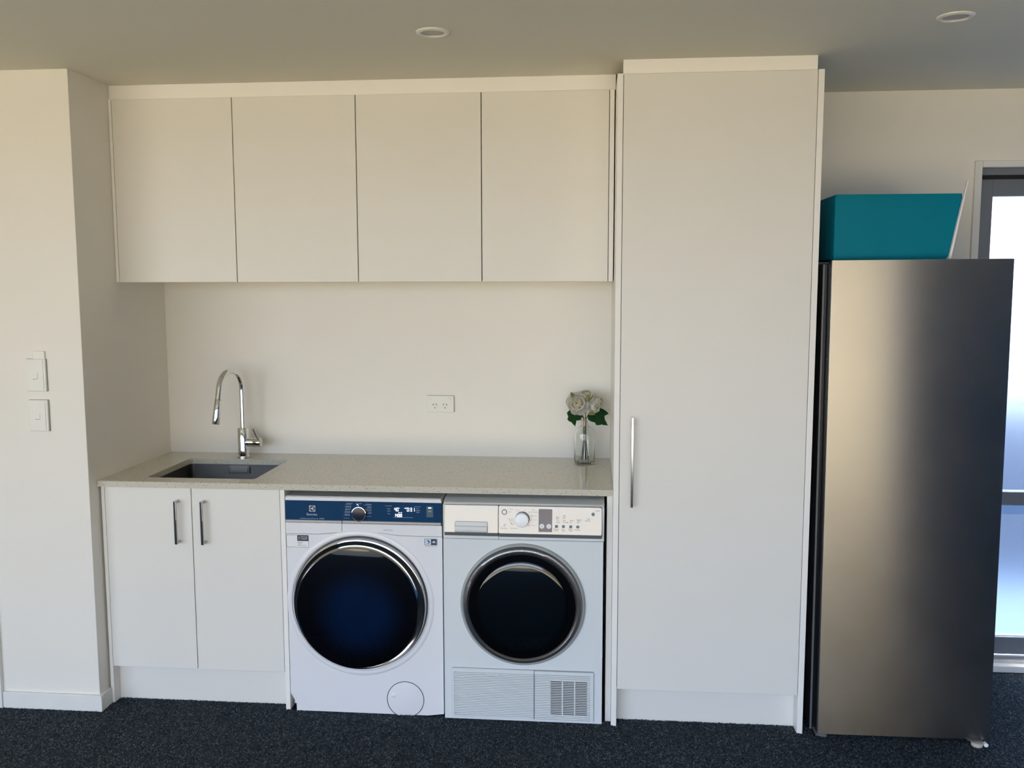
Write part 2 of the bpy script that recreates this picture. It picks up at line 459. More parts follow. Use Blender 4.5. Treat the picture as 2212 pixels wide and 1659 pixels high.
# the unseen world outside the two openings, partly added to shape light
struct(MB().box(-30, 34, -60, RY0 - .3, -0.2, -0.02).build('driveway_ground', 'concrete'))
struct(MB().box(-30, 34, 0.8, 40, -0.2, -0.04).build('yard_ground', 'pane_blue'))
struct(MB().box(-14, 18, -21.3, -21, -0.02, 1.9).build('garden_wall', 'tanwall'))
struct(MB().box(2.0, 16, 2.3, 2.4, -0.04, 1.06).build('pane_tint_screen', 'pane_blue'))  # screen added behind the glass to turn the lower panes blue
struct(MB().box(5.35, 10, -22, -5.2, -0.02, 4.5).build('sky_blocker_wall', 'sky_blocker'))  # added, unseen: cuts the sky light coming from the right
struct(MB().box(RX0 - .2, RX1 + .2, RY0 - .5, 1.1, H + .15, H + .3).build('roof', 'ceiling'))

# baseboard wrapping the corner of the left wall
bbm = MB()
bbm.prism([(-0.3990, 0.0), (XW + .0125, 0.0), (XW + .0125, .060), (XW + .0095, .066), (-0.3990, .066)], YS - .0125, YS)
bbm.box(XW, XW + .0125, YS, -0.003, 0, .066)
struct(bbm.build('baseboard_left', 'trim', bevel=0.002))
struct(MB().box(-0.47, -0.4005, YS - .016, YS, 0, 2.14).build('trim_1', 'trim', bevel=0.002))

# glazed sliding door at the right of the back wall
dr = struct(bpy.data.objects.new('door_1', None)); COL.objects.link(dr); dr.location = (DX0, YB, 0)
am = MB()
AX0, AZ = 3.4218, 2.1413
am.box(AX0, DX0, YB - .014, YB, 0.0, AZ)
am.box(DX0, RX1 - .02, YB - .014, YB, DZ, AZ)
am.build('architrave', 'trim', dr, bevel=0.002)
fm = MB()
SY = 0.66
fm.box(DX0, DX1, SY - .03, SY + .06, 2.088, DZ)        # head frame
fm.box(DX0, DX0 + .016, SY - .03, SY + .06, 0.03, 2.088)
fm.box(DX0, DX1, SY + .035, SY + .06, 2.06, 2.09)
fm.build('frame', 'alu', dr, bevel=0.002)
MB().box(DX0 + .016, DX1, SY - .018, SY + .03, 2.074, 2.0885).build('head_gap', 'darkgap', dr)
sm = MB()
GX = 3.524
sm.box(DX0 + .016, GX, SY, SY + .04, 0.04, 2.076)
sm.box(GX + .0005, DX1 - .06, SY + .0005, SY + .04, 2.0057, 2.0755)
sm.box(DX1 - .06, DX1, SY, SY + .04, 0.04, 2.076)
sm.box(GX + .0005, DX1 - .06, SY + .0005, SY + .04, 0.0551, 0.1317)
sm.build('sash', 'alu', dr, bevel=0.0015)
MB().box(GX + .0005, DX1 - .06, SY + .0005, SY + .04, 0.7118, 0.7699).build('mid_rail', 'alu', dr, bevel=0.0015)
MB().box(GX, DX1 - .06, SY + .016, SY + .024, 0.7699, 2.0057).build('pane', 'frost', dr)
MB().box(GX, DX1 - .06, SY + .016, SY + .024, 0.1317, 0.7118).build('pane', 'frost', dr)
MB().box(DX0, DX1, SY - .03, SY + .07, 0.0, 0.040).build('sill', 'sill', dr, bevel=0.002)
MB().box(DX0, DX1, YB - .012, SY - .03, 0.0, 0.028).build('threshold', 'trim', dr, bevel=0.002)

# ------------------------------------------------------------------ wall cabinet
YU, ZU, ZUT = 0.200, 1.659, 2.369
U = [-0.0010, 0.0038, 0.4923, 0.9791, 1.4631, 1.9457, 1.9638]
U[0] = -0.0060
U1 = 0.0060
wc = thing('wall_cabinet', 'long white handleless wall cabinet with four doors above the worktop', 'cabinet', (0.98, YB, ZU))
MB().box(U[0], U1, YU, YB - .001, ZU, ZUT).build('side_panel', 'edge', wc, bevel=0.0008)
MB().box(U[5] + .0005, U[6], YU, YB - .001, ZU, ZUT).build('side_panel', 'edge', wc, bevel=0.0008)
cm = MB()
cm.box(U1 + .0005, U[5], YU + .022, YU + .03, ZU + .004, ZUT)
cm.build('gap_shade_sheet', 'gap', wc)
MB().box(U1 + .0005, U[5], YU + .031, YB - .001, ZU + .002, ZUT - .002).build('carcass', 'cab', wc)
E_ = [U1, U[2], U[3], U[4], U[5]]
for i in range(4):
    MB().box(E_[i] + .0018, E_[i + 1] - .0018, YU, YU + .018, ZU, ZUT - .0015).build('door', 'cab', wc, bevel=0.0008)
MB().box(U[0], X5 - .0005, YU + .010, YU + .026, ZUT, H - .0005).build('top_filler', 'edge', wc)

# ------------------------------------------------------------------ base cabinet under the sink
bc = thing('base_cabinet', 'white two-door base cabinet with bar handles under the sink', 'cabinet', (0.36, 0.3, 0))
MB().box(0.0, X1, 0, YB - .001, 0, ZCT - .0005).build('side_panel', 'edge', bc, bevel=0.0008)
MB().box(X2, X3, 0, YB - .001, 0, ZCT - .0005).build('side_panel', 'edge', bc, bevel=0.0008)
cm = MB()
cm.box(X1 + .0005, X2 - .0005, .022, .027, .152, ZCT - .001)
cm.build('gap_shade_sheet', 'gap', bc)
cm = MB()
cm.box(X1 + .0005, X2 - .0005, .0275, YB - .002, .152, .168)
cm.box(X1 + .0005, X2 - .0005, YB - .018, YB - .002, .168, ZCT - .001)
cm.build('carcass', 'cab', bc)
MB().box(X1 + .0005, X2 - .0005, .045, .060, 0, .151).build('plinth', 'cab', bc)
def bar_handle(x, z0, z1, y, so, wd, parent, posts):
    m = MB()
    m.box(x - wd / 2, x + wd / 2, y - so, y - so + wd, z0, z1)
    if posts == 'end':
        m.box(x - wd / 2, x + wd / 2, y - so + wd * .9, y, z0, z0 + wd * 1.1)
        m.box(x - wd / 2, x + wd / 2, y - so + wd * .9, y, z1 - wd * 1.1, z1)
    else:
        m.box(x - wd * .4, x + wd * .4, y - so + wd * .9, y, z0 + .02, z0 + .028)
        m.box(x - wd * .4, x + wd * .4, y - so + wd * .9, y, z1 - .028, z1 - .02)
    return m.build('handle', 'steel', parent, bevel=0.0012)
for a, b_, hx in ((X1, XM, .3075), (XM, X2, .4117)):
    d = MB().box(a + .0016, b_ - .0016, 0, .018, .1535, ZCT - .003).build('door', 'cab', bc, bevel=0.0008)
    lab(bar_handle(hx, .6600, .8285, 0, .032, .0095, d, 'end'), 'square satin steel bar handle')

# end panel right of the dryer, holding up the worktop
tag(MB().box(X4, X5 - .0005, .0134, YB - .001, 0, ZCT - .0005).build('end_panel', 'cab', bevel=0.0008),
    'narrow white end panel between the dryer and the tall cabinet', 'panel')

# ------------------------------------------------------------------ tall cabinet
tcb = thing('tall_cabinet', 'tall white one-door pantry cabinet with slim vertical handle', 'cabinet', (2.32, 0.3, 0))
YT, ZTT = -0.0241, 2.3734
MB().box(X5, X6, YT, YB - .001, 0, ZTT).build('side_panel', 'edge', tcb, bevel=0.0008)
MB().box(T1, T2, YT, YB - .001, 0, ZTT).build('side_panel', 'edge', tcb, bevel=0.0008)
MB().box(X6 + .0005, T1 - .0005, YT + .022, YT + .030, .146, ZTT - .001).build('gap_shade_sheet', 'gap', tcb)
MB().box(X6 + .0005, T1 - .0005, YT + .031, YB - .002, .146, ZTT - .001).build('carcass', 'cab', tcb)
d = MB().box(X6 + .0018, T1 - .0018, YT, YT + .018, .1475, ZTT - .002).build('door', 'cab', tcb, bevel=0.0008)
lab(bar_handle(2.0345, .8437, 1.1731, YT, .026, .0085, d, 'in'), 'slim satin steel bar handle')
MB().box(X6 + .0005, T1 - .0005, .033, .048, 0, .1455).build('plinth', 'cab', tcb)
MB().box(X6, T1, -.0074, .010, ZTT + .0003, H - .0005).build('top_filler', 'edge', tcb)

# ------------------------------------------------------------------ worktop with a cut-out for the sink
SX0, SX1, SY0, SY1 = .1525, .590, .063, .456
def worktop():
    x0, x1, y0, y1 = XW + .0005, X5 - .0006, -.0156, YB - .0006
    bm = bmesh.new()
    ed = []
    for loop in ([(x0, y0), (x1, y0), (x1, y1), (x0, y1)], rrect(SX0, SX1, SY0, SY1, .018, 5)):
        vs = [bm.verts.new((x, y, ZC)) for x, y in loop]
        ed += [bm.edges.new((vs[i], vs[(i + 1) % len(vs)])) for i in range(len(vs))]
    bmesh.ops.triangle_fill(bm, use_beauty=True, edges=ed)
    ex = bmesh.ops.extrude_face_region(bm, geom=list(bm.faces))
    for v in ex['geom']:
        if isinstance(v, bmesh.types.BMVert): v.co.z = ZCT
    bm.verts.index_update()
    mb = MB(); mb.add([tuple(v.co) for v in bm.verts], [tuple(v.index for v in f.verts) for f in bm.faces])
    bm.free()
    return mb
wt = worktop().build('worktop', 'quartz', None)
tag(wt, 'long pale speckled quartz worktop running over both laundry machines', 'worktop')

# sink
sk = thing('sink', 'undermounted rectangular stainless steel sink in the worktop', 'sink', ((SX0 + SX1) / 2, (SY0 + SY1) / 2, ZCT - .2))
def rr3(x0, x1, y0, y1, r, z): return [(x, y, z) for x, y in rrect(x0, x1, y0, y1, r, 5)]
e = .002
mb = MB()
mb.rings([rr3(SX0 - .02, SX1 + .02, SY0 - .012, SY1 + .02, .02, ZCT - .0006), rr3(SX0 - e, SX1 + e, SY0 - e, SY1 + e, .02, ZCT - .0006),
          rr3(SX0, SX1, SY0, SY1, .022, ZCT - .17), rr3(SX0 + .012, SX1 - .012, SY0 + .012, SY1 - .012, .03, ZCT - .188),
          rr3(SX0 + .19, SX1 - .19, SY0 + .17, SY1 - .17, .02, ZCT - .194)], cap1=True)
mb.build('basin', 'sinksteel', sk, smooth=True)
ov = MB().prism(rrect(.3238, .4170, .8375, .8706, .003, 3), SY1 - .006, SY1 + .001).build('overflow_plate', 'plate', sk, bevel=0.0018)
fr = MB()
fr.prism(rrect(.3290, .4118, .8430, .8651, .002, 2), SY1 - .0095, SY1 - .006)
fr.build('overflow_cover', 'plate', ov, bevel=0.0015)
MB().lathe([(.001, .004), (.04, .004), (.045, .001)], (.37, .26, ZCT - .194), 'z', 32).build('drain', 'chrome', sk, smooth=True)

# tap
FX, FY = .3725, .5046
tp = thing('mixer_tap', 'chrome gooseneck mixer tap behind the sink', 'tap', (FX, FY, ZC))
MB().lathe([(.0, 0), (.0285, 0), (.0290, .003), (.0285, .006), (.0235, .0075)], (FX, FY, ZC), 'z', 40).build('base_ring', 'chrome', tp, smooth=True)
MB().lathe([(.0240, .006), (.0240, .128), (.0225, .1305), (.0105, .131)], (FX, FY, ZC), 'z', 40).build('body', 'chrome', tp, smooth=True)
path = [(FX, FY, ZC + .128), (FX, FY, ZC + .18), (FX, FY, ZC + .23), (FX, FY, ZC + .262)]
# the neck curls over towards the front and a little left
dirx, diry = -0.215, -0.977
RT, c_z = .080, ZC + .302
path.append((FX, FY, c_z - .012))
for i in range(1, 21):
    a = PI * i / 20 * 0.95
    s_ = RT * (1 - math.cos(a))
    path.append((FX + dirx * s_, FY + diry * s_, c_z + RT * 1.05 * math.sin(a)))
dv = (Vector(path[-1]) - Vector(path[-2])).normalized()
p_end = Vector(path[-1])
for L in (.02, .045): path.append(tuple(p_end + dv * L))
sp = MB().tube(path, [.0105] * 6 + [.0105 + .0030 * min(1, i / 12) for i in range(len(path) - 6)], 20).build('spout', 'chrome', tp, smooth=True)
e0 = Vector(path[-1])
hp = [tuple(e0 + dv * L) for L in (-.002, 0, .001, .100, .102)]
MB().tube(hp, [.0135, .0140, .0143, .0156, .0142], 24).build('spray_head', 'chrome', tp, smooth=True)
MB().tube([tuple(e0 - dv * .0005), tuple(e0 + dv * .0009)], [.0143, .0143], 24).build('joint_ring', 'black', tp, smooth=True)
zc_ = ZC + .066
MB().lathe([(.0188, .015), (.0188, .047)], (FX, FY, zc_), 'x', 32, cap1=True).build('side_valve', 'chrome', tp, smooth=True)
MB().lathe([(.0185, .0475), (.0195, .049), (.0195, .078), (.0178, .080), (.0, .080)], (FX, FY, zc_), 'x', 32).build('lever_cap', 'chrome', tp, smooth=True)
MB().tube([(FX + .070, FY - .006, zc_ + .012), (FX + .052, FY - .016, zc_ + .062)], [.0045, .004], 12).build('lever', 'steel', tp, smooth=True)

# ------------------------------------------------------------------ power socket on the back wall
so = thing('power_socket', 'white double power socket on the wall above the worktop', 'socket', (1.229, YB, 1.13))
MB().prism(rrect(1.1690, 1.2894, 1.0937, 1.1677, .003, 3), YB - .0022, YB - .0004).build('outline_shade', 'greyink', so)  # larger grey sheet paints a shade line round the faceplate
MB().prism(rrect(1.1699, 1.2885, 1.0946, 1.1668, .003, 3), YB - .010, YB - .0024).build('faceplate', 'white', so, bevel=0.0012)
for x in (1.1815, 1.2665):
    MB().prism(rrect(x - .0085, x + .0085, 1.1415, 1.1605, .003, 3), YB - .0115, YB - .010).build('switch_surround', 'white', so)
    r = MB().add([(x - .0065, YB - .0165, 1.1580), (x + .0065, YB - .0165, 1.1580), (x + .0065, YB - .0118, 1.1435), (x - .0065, YB - .0118, 1.1435),
              (x - .0065, YB - .0112, 1.1580), (x + .0065, YB - .0112, 1.1580), (x + .0065, YB - .0112, 1.1435), (x - .0065, YB - .0112, 1.1435)],
             [(0, 3, 2, 1), (0, 1, 5, 4), (2, 3, 7, 6), (0, 4, 7, 3), (1, 2, 6, 5), (4, 5, 6, 7)])
    r.build('rocker', 'whitegloss', so)
for x in (1.2045, 1.2500):
    ou = MB().prism(rrect(x - .013, x + .013, 1.108, 1.1345, .004, 3), YB - .0112, YB - .0101).build('outlet', 'white', so, bevel=0.0006)
    sl = MB()
    for dx, dz, an in ((-.0068, .0068, 30), (.0068, .0068, -30), (0, -.0068, 0)):
        c, s = math.cos(math.radians(an)), math.sin(math.radians(an))
        q = []
        for a, b_ in ((-.0012, -.0045), (.0012, -.0045), (.0012, .0045), (-.0012, .0045)):
            q.append((x + dx + a * c + b_ * s, 1.1215 + dz - a * s + b_ * c))
        sl.prism(q, YB - .0114, YB - .0110)
    sl.build('pin_slots', 'ink', ou)

# light switches on the left wall
def light_switch(x0, x1, z0, z1, label, box):
    t = thing('light_switch', label, 'switch', ((x0 + x1) / 2, YS, (z0 + z1) / 2))
    MB().prism(rrect(x0 - .0008, x1 + .0008, z0 - .0008, z1 + .0008, .002, 2), YS - .0020, YS - .0002).build('outline_shade', 'greyink', t)  # oversized grey sheet, a painted shade line round the switch plate
    MB().prism(rrect(x0, x1, z0, z1, .002, 2), YS - .011, YS - .0022).build('faceplate', 'white', t, bevel=0.0015)
    MB().prism(rrect(x0 + .003, x1 - .0085, z0 + .003, z1 - .003, .002, 2), YS - .0128, YS - .011).build('cover_plate', 'white', t, bevel=0.001)
    cx, cz = (x0 + x1) / 2 - .0035, (z0 + z1) / 2 - .002
    MB().prism(rrect(cx - .0125, cx + .0125, cz - .0135, cz + .0135, .002, 2), YS - .0133, YS - .0127).build('rocker_surround', 'trim', t)
    MB().add([(cx - .0105, YS - .0140, cz + .0115), (cx + .0105, YS - .0140, cz + .0115), (cx + .0105, YS - .0152, cz - .0112), (cx - .0105, YS - .0152, cz - .0112),
              (cx - .0105, YS - .0130, cz + .0115), (cx + .0105, YS - .0130, cz + .0115), (cx + .0105, YS - .0130, cz - .0112), (cx - .0105, YS - .0130, cz - .0112)],
             [(0, 3, 2, 1), (0, 1, 5, 4), (2, 3, 7, 6), (0, 4, 7, 3), (1, 2, 6, 5), (4, 5, 6, 7)]).build('rocker', 'white', t)
    MB().box(cx - .0085, cx + .0085, YS - .0139, YS - .0133, cz - .0131, cz - .0114).build('rocker_painted_shadow', 'greyink', t)  # grey strip painted as the shadow under the rocker
    if box:
        lab(MB().prism(rrect(x0 + .028, x1 - .0035, z1 - .03, z1 + .030, .004, 3), YS - .0065, YS - .0003).build('back_plate', 'white', t, bevel=0.002),
            'white plate showing behind the top of the switch')
light_switch(-.2250, -.1480, 1.2512, 1.3729, 'upper white light switch with a plate behind it on the left wall', True)
light_switch(-.2235, -.1475, 1.0998, 1.2189, 'lower plain white light switch on the left wall', False)

# ------------------------------------------------------------------ washing machine
WX0, WX1, WY = .7335, 1.3330, -.006
wm = thing('washing_machine', 'white front-loading washing machine with a navy control panel', 'washing machine', (1.033, .29, 0))
DCX, DCZ = 1.016, .4425
# front panel with a round opening
def panel_with_hole(outer, cx, cz, r, n=96):
    """front polygon ring: outer points are found by casting from the centre onto the polygon"""
    hole = circ(cx, cz, r, n); out = []
    k = len(outer)
    for x, z in hole:
        dx, dz = x - cx, z - cz; best = None
        for i in range(k):
            ax, az = outer[i]; bx, bz = outer[(i + 1) % k]
            ex, ez = bx - ax, bz - az
            det = dx * (-ez) + ex * dz
            if abs(det) < 1e-12: continue
            t = ((ax - cx) * (-ez) + ex * (az - cz)) / det
            u = (dx * (az - cz) - dz * (ax - cx)) / det
            if t > 0 and -1e-9 <= u <= 1 + 1e-9 and (best is None or t < best): best = t
        out.append([cx + dx * best, cz + dz * best])
    for c in outer:
        j = min(range(n), key=lambda i: (out[i][0] - c[0]) ** 2 + (out[i][1] - c[1]) ** 2)
        out[j] = list(c)
    return out, hole
body_outer = [(WX0, .045), (.7550, .035), (.7560, .004), (WX1 - .006, .004), (WX1, .012), (WX1, .706), (1.17, .7075), (1.10, .7155), (1.02, .7200), (.955, .7155), (.86, .706), (WX0, .705)]
out, hole = panel_with_hole(body_outer, DCX, DCZ, .262)
mb = MB()
R_ = lambda pts, y: [(x, y, z) for x, z in pts]
mb.rings([R_(out, .02), R_(out, WY), R_(hole, WY), R_(circ(DCX, DCZ, .258, 96), WY + .006), R_(circ(DCX, DCZ, .252, 96), .02)])
fp = mb.build('front_panel', 'enamel', wm, smooth=True)
# soft raised bezel round the porthole, fuller at the lower left
mb = MB()
prof = [(.2625, WY + .004), (.2665, WY - .004), (.2735, WY - .0055), (.2815, WY - .003), (.2860, WY + .0005)]
mb.rings([R_(circ(DCX, DCZ - .002, r, 96), y) for r, y in prof])
mb.build('porthole_bezel', 'enamel', wm, smooth=True)
MB().box(WX0 + .004, WX1 - .004, .0205, .585, .018, .834).build('casing', 'enamel', wm, bevel=0.003)
MB().prism([(WX0, .8375), (WX1, .8368), (WX1 - .002, .8535), (WX0 + .002, .8540)], WY - .001, .59).build('lid', 'lidgrey', wm, bevel=0.004)
lidf = MB().prism([(WX0, .8375), (WX1, .8368), (WX1 - .002, .8500), (WX0 + .002, .8505)], WY - .004, WY - .0012).build('lid_edge', 'enamel', wm, bevel=0.0012)
# fascia: white band below the navy panel, split at the drawer
SMX = .951
fas_l = [(WX0 - .0005, .7068), (.86, .7078), (SMX - .0008, .7170), (SMX - .0008, .7510), (WX0 - .0005, .7510)]
fas_r = [(SMX + .0008, .7172), (1.02, .7217), (1.10, .7172), (1.17, .7092), (WX1 - .0005, .7078), (WX1 - .0005, .8362), (SMX + .013, .8362)]
dw = MB().prism(fas_l + [], WY - .0022, .03).build('detergent_drawer', 'enamel', wm, bevel=0.001)
lab(dw, 'detergent drawer with navy glass front')
cp = MB().prism([(SMX + .0008, .7172), (1.02, .7217), (1.10, .7172), (1.17, .7092), (WX1 - .0005, .7078), (WX1 - .0005, .7500), (SMX + .0008, .7510)], WY - .0022, .03).build('control_fascia', 'enamel', wm, bevel=0.001)
def control_glass(l0, l1, r0, r1, z0, z1, name, parent):
    rs = []
    for i in range(13):
        f = i / 12; z = z0 + (z1 - z0) * f
        yf = WY - .0035 - 6.0 * max(0, .7660 - z) ** 2
        xl, xr = l0 + (l1 - l0) * f, r0 + (r1 - r0) * f
        rs.append([(xl, WY + .012, z), (xl, yf, z), (xr, yf, z), (xr, WY + .012, z)])
    return MB().rings(rs, True, True).build(name, 'blue', parent, smooth=True)
bl = control_glass(WX0 + .001, WX0 + .001, SMX - .0005, .9625, .7515, .8364, 'drawer_glass', dw)
br = control_glass(SMX + .0022, .9655, WX1 - .0035, WX1 - .0015, .7510, .8362, 'control_glass', cp)
MB().box(WX0 + .002, SMX - .001, .0001 + WY, .0195, .751, .8366).build('drawer_back', 'whitegloss', wm)
MB().prism([(SMX - .0004, .7515), (SMX + .0016, .7515), (.9650, .8366), (.9630, .8366)], WY - .0030, .0).build('seam_strip', 'chrome', wm)
GY = WY - .0037
# emblem and maker's word
em = MB()
lx, lz, ls = .8383, .8066, .0115
em.prism([(lx - ls, lz - ls), (lx + ls, lz - ls), (lx + ls, lz + ls), (lx - ls, lz + ls)], GY, GY + .0003)
em.build('emblem', 'silverprint', dw)
MB().prism(circ(lx, lz, .0098, 32), GY - .0004, GY).build('emblem_disc', 'knobnavy', dw)
sw = MB()
sw.prism([(lx + .0035, lz - .0085), (lx + .0050, lz - .003), (lx + .0050, lz + .003), (lx + .0035, lz + .0085), (lx + .0005, lz + .0035), (lx - .0085, lz + .0008), (lx - .0085, lz - .0008), (lx + .0005, lz - .0035)], GY - .0008, GY - .0004)
sw.build('emblem_mark', 'silverprint', dw)
text('Electrolux', .8365, .7838, .0125, GY, 'silverprint', dw, width=.0410)
text('UltimateCare 900', .8365, .7680, .0072, GY - .0002, 'paleink', dw, width=.093)
# dial
KX, KZ = 1.0200, .7910
MB().lathe([(.0268, .0), (.0275, -.007), (.0275, -.010), (.0262, -.0115)], (KX, WY - .0032, KZ), 'y', 48).build('dial_collar', 'black', cp, smooth=True)
MB().lathe([(.0278, -.0110), (.0284, -.0122), (.0278, -.0136), (.0262, -.0140), (.0250, -.0132)], (KX, WY - .0032, KZ), 'y', 48).build('dial_ring', 'chrome', cp, smooth=True)
MB().lathe([(.0252, -.0115), (.0250, -.0132), (.0235, -.0136), (.0, -.0138)], (KX, WY - .0032, KZ), 'y', 48).build('dial', 'knobnavy', cp, smooth=True)
MB().tube([(KX - .010, GY, KZ + .0345), (KX - .0055, GY, KZ + .0343), (KX - .0040, GY, KZ + .0305)], .0011, 8).build('dial_pointer', 'led', cp, smooth=True)
# programme names and their rules
for i, (s, zz) in enumerate((('UltraMix 49\'', .8290), ('Daily 60\'', .8178), ('Quick 15\'', .8075), ('Rinse', .7972), ('Spin', .7868))):
    text(s, .970 - i * .0018, zz, .0062, GY, 'paleink', cp, align='LEFT', width=.020 if i else .024)
for i in range(6):
    z = .8245 - i * .0105; x = .9655 - i * .0016
    MB().box(x + .002, x + .024, GY - .0002, GY, z, z + .0008).build('programme_rule', 'paleink', cp)
for i, (x0, x1) in enumerate(((1.037, 1.0665), (1.046, 1.0665), (1.048, 1.0665), (1.048, 1.0660), (1.046, 1.0655))):
    z = .8232 - i * .0107
    MB().box(x0, x1, GY - .0002, GY, z, z + .0009).build('programme_rule', 'paleink', cp)
text('Favourite', 1.018, .8292, .0062, GY, 'paleink', cp, width=.022)
for i, s in enumerate(('Cottons', 'Mixed', 'Delicates', 'Wool')):
    text(s, 1.0665, .8275 - i * .0105, .0062, GY, 'paleink', cp, align='RIGHT')
# display
def seven(mb, ch, x, z, wd, ht, y, th=.0017):
    seg = {'0': 'abcdef', '1': 'bc', '3': 'abgcd', '4': 'fgbc', '5': 'afgcd'}[ch]
    h2 = ht / 2
    B = {'a': (x, x + wd, z + ht - th, z + ht), 'd': (x, x + wd, z, z + th), 'g': (x, x + wd, z + h2 - th / 2, z + h2 + th / 2),
         'f': (x, x + th, z + h2, z + ht), 'b': (x + wd - th, x + wd, z + h2, z + ht), 'e': (x, x + th, z, z + h2), 'c': (x + wd - th, x + wd, z, z + h2)}
    for c in seg:
        a, b_, c_, d_ = B[c]; mb.box(a, b_, y - .0003, y, c_, d_)
dm = MB()
for ch, x in (('4', 1.1535), ('0', 1.1625)): seven(dm, ch, x, .8030, .0068, .0130, GY)
dm.prism(circ(1.1725, .8150, .0013, 8), GY - .0003, GY)
for ch, x in (('1', 1.1520), ('4', 1.1585), ('0', 1.1672), ('0', 1.1760)): seven(dm, ch, x, .7815, .0066, .0112, GY)
dm.box(1.1915, 1.1985, GY - .0003, GY, .8140, .8156)
dm.prism([(1.1965, .8120), (1.2000, .8148), (1.1965, .8176)], GY - .0003, GY)
for ch, x in (('0', 1.2015), ('3', 1.2135), ('1', 1.2235)): seven(dm, ch, x, .8030, .0072, .0140, GY)
for z in (.8065, .8125): dm.box(1.2105, 1.2118, GY - .0003, GY, z, z + .0014)
for z in (1.1690, 1.1730): dm.box(z, z + .0028, GY - .0003, GY, .7965, .7990)
dm.prism(circ(1.1805, .7980, .0020, 10), GY - .0003, GY)
lab(dm.build('display_digits', 'led', cp), 'lit white figures 40, 0:31 and 1400')
for x0, x1, z in ((1.150, 1.2235, .7790), (1.119, 1.145, .8222), (1.229, 1.2535, .8210)):
    MB().box(x0, x1, GY - .0003, GY, z, z + .0008).build('display_rule', 'silverprint', cp)
for s, x, z in (('Temp.', 1.1325, .8120), ('Stains', 1.1325, .8030), ('Spin', 1.1325, .7930), ('Time', 1.2425, .8145), ('Manager', 1.2425, .8075), ('Delay', 1.2425, .8005)):
    text(s, x, z, .0056, GY, 'paleink', cp)
pb = MB().prism(rrect(1.2755, 1.3005, .7825, .8240, .001, 2), GY - .0005, GY).build('start_button', 'bluelight', cp)
MB().prism(rrect(1.2820, 1.2945, .8160, .8198, .0018, 4), GY - .0009, GY - .0005).build('lit_mark', 'led', cp)
text('o/II', 1.288, .8050, .0085, GY - .0006, 'silverprint', cp)
sl = MB().prism(rrect(1.1112, 1.1448, .7262, .7312, .0012, 2), WY - .0028, WY - .0022).build('badge_slot', 'greyink', cp)
MB().prism(rrect(1.1122, 1.1438, .7270, .7304, .001, 2), WY - .0030, WY - .0026).build('badge_face', 'enamel', cp)

# porthole door: chrome ring, dark domed glass set a little low and left
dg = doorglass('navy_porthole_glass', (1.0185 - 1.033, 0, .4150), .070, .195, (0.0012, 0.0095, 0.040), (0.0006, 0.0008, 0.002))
RO = circ(DCX, DCZ, .2555, 96); GC = (1.0085, .4285)
def mixc(f, ro=.2555, ri=.2335):
    a = circ(DCX, DCZ, ro, 96); b_ = circ(GC[0], GC[1], ri, 96)
    return [(p[0] * (1 - f) + q[0] * f, p[1] * (1 - f) + q[1] * f) for p, q in zip(a, b_)]
mb = MB()
mb.rings([R_(RO, .006), R_(RO, WY - .014), R_(mixc(.10), WY - .0205), R_(mixc(.25), WY - .0225), R_(mixc(.50), WY - .0200), R_(mixc(.75), WY - .0185), R_(mixc(.92), WY - .0215), R_(mixc(1.0), WY - .0245), R_(mixc(1.0), WY - .012)])
door = mb.build('porthole_door', 'ringchrome', wm, smooth=True)
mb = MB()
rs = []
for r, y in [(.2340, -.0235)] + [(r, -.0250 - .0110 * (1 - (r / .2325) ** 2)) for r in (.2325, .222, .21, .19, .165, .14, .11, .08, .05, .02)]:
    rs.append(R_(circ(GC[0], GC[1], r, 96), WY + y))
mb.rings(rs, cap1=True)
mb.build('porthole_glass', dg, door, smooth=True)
# drain filter cover
FCX, FCZ, FR = 1.1850, .0625, .0725
mb = MB(); mb.lathe([(FR, .0006), (FR, -.0009), (FR - .0028, -.0009), (FR - .0028, .0006)], (FCX, WY, FCZ), 'y', 72)
MB().lathe([(FR, .0004), (FR, -.0006), (FR - .0025, -.0006), (FR - .0025, .0004)], (FCX, WY, FCZ + .002), 'y', 72).build('cover_groove', 'ink', wm, smooth=True)
fc = MB().lathe([(FR - .0026, .0004), (FR - .0028, -.0008), (FR - .004, -.0012), (.0, -.0014)], (FCX, WY, FCZ + .002), 'y', 64).build('filter_cover', 'enamel', wm, smooth=True)
MB().lathe([(.0105, -.0012), (.009, -.0022), (.0, -.0026)], (1.1395, WY, .0800), 'y', 24).build('finger_dimple', 'enamel', fc, smooth=True)
# stickers (the square code itself is left out)
s1 = MB().prism(rrect(.7262 + .0075, .8205, .6540, .7020, .003, 3), WY - .0008, WY - .0002).build('sticker', 'sticker', wm)
lab(s1, 'white and navy registration sticker')
em = MB()
for a in (rrect(.7262 + .0075, .8205, .6540, .7020, .003, 3),):
    inn = rrect(.7262 + .0085, .8195, .6550, .7010, .0025, 3)
    em.rings([R_(a, WY - .0009), R_(inn, WY - .0009)])
em.build('sticker_border', 'ink', s1)
MB().prism(rrect(.7760, .8198, .6790, .7010, .002, 3), WY - .0012, WY - .0008).build('sticker_header', 'ink', s1)
text('SIMPLY SCAN', .7900, .6945, .0062, WY - .0013, 'sticker', s1, align='LEFT', width=.026)
text('TO REGISTER', .7900, .6870, .0062, WY - .0013, 'sticker', s1, align='LEFT', width=.025)
mb = MB(); o_ = rrect(.7805, .7862, .6845, .6960, .001, 2); i_ = rrect(.7815, .7852, .6858, .6948, .0005, 2)
mb.rings([R_(o_, WY - .0013), R_(i_, WY - .0013)])
mb.build('phone_icon', 'silverprint', s1)
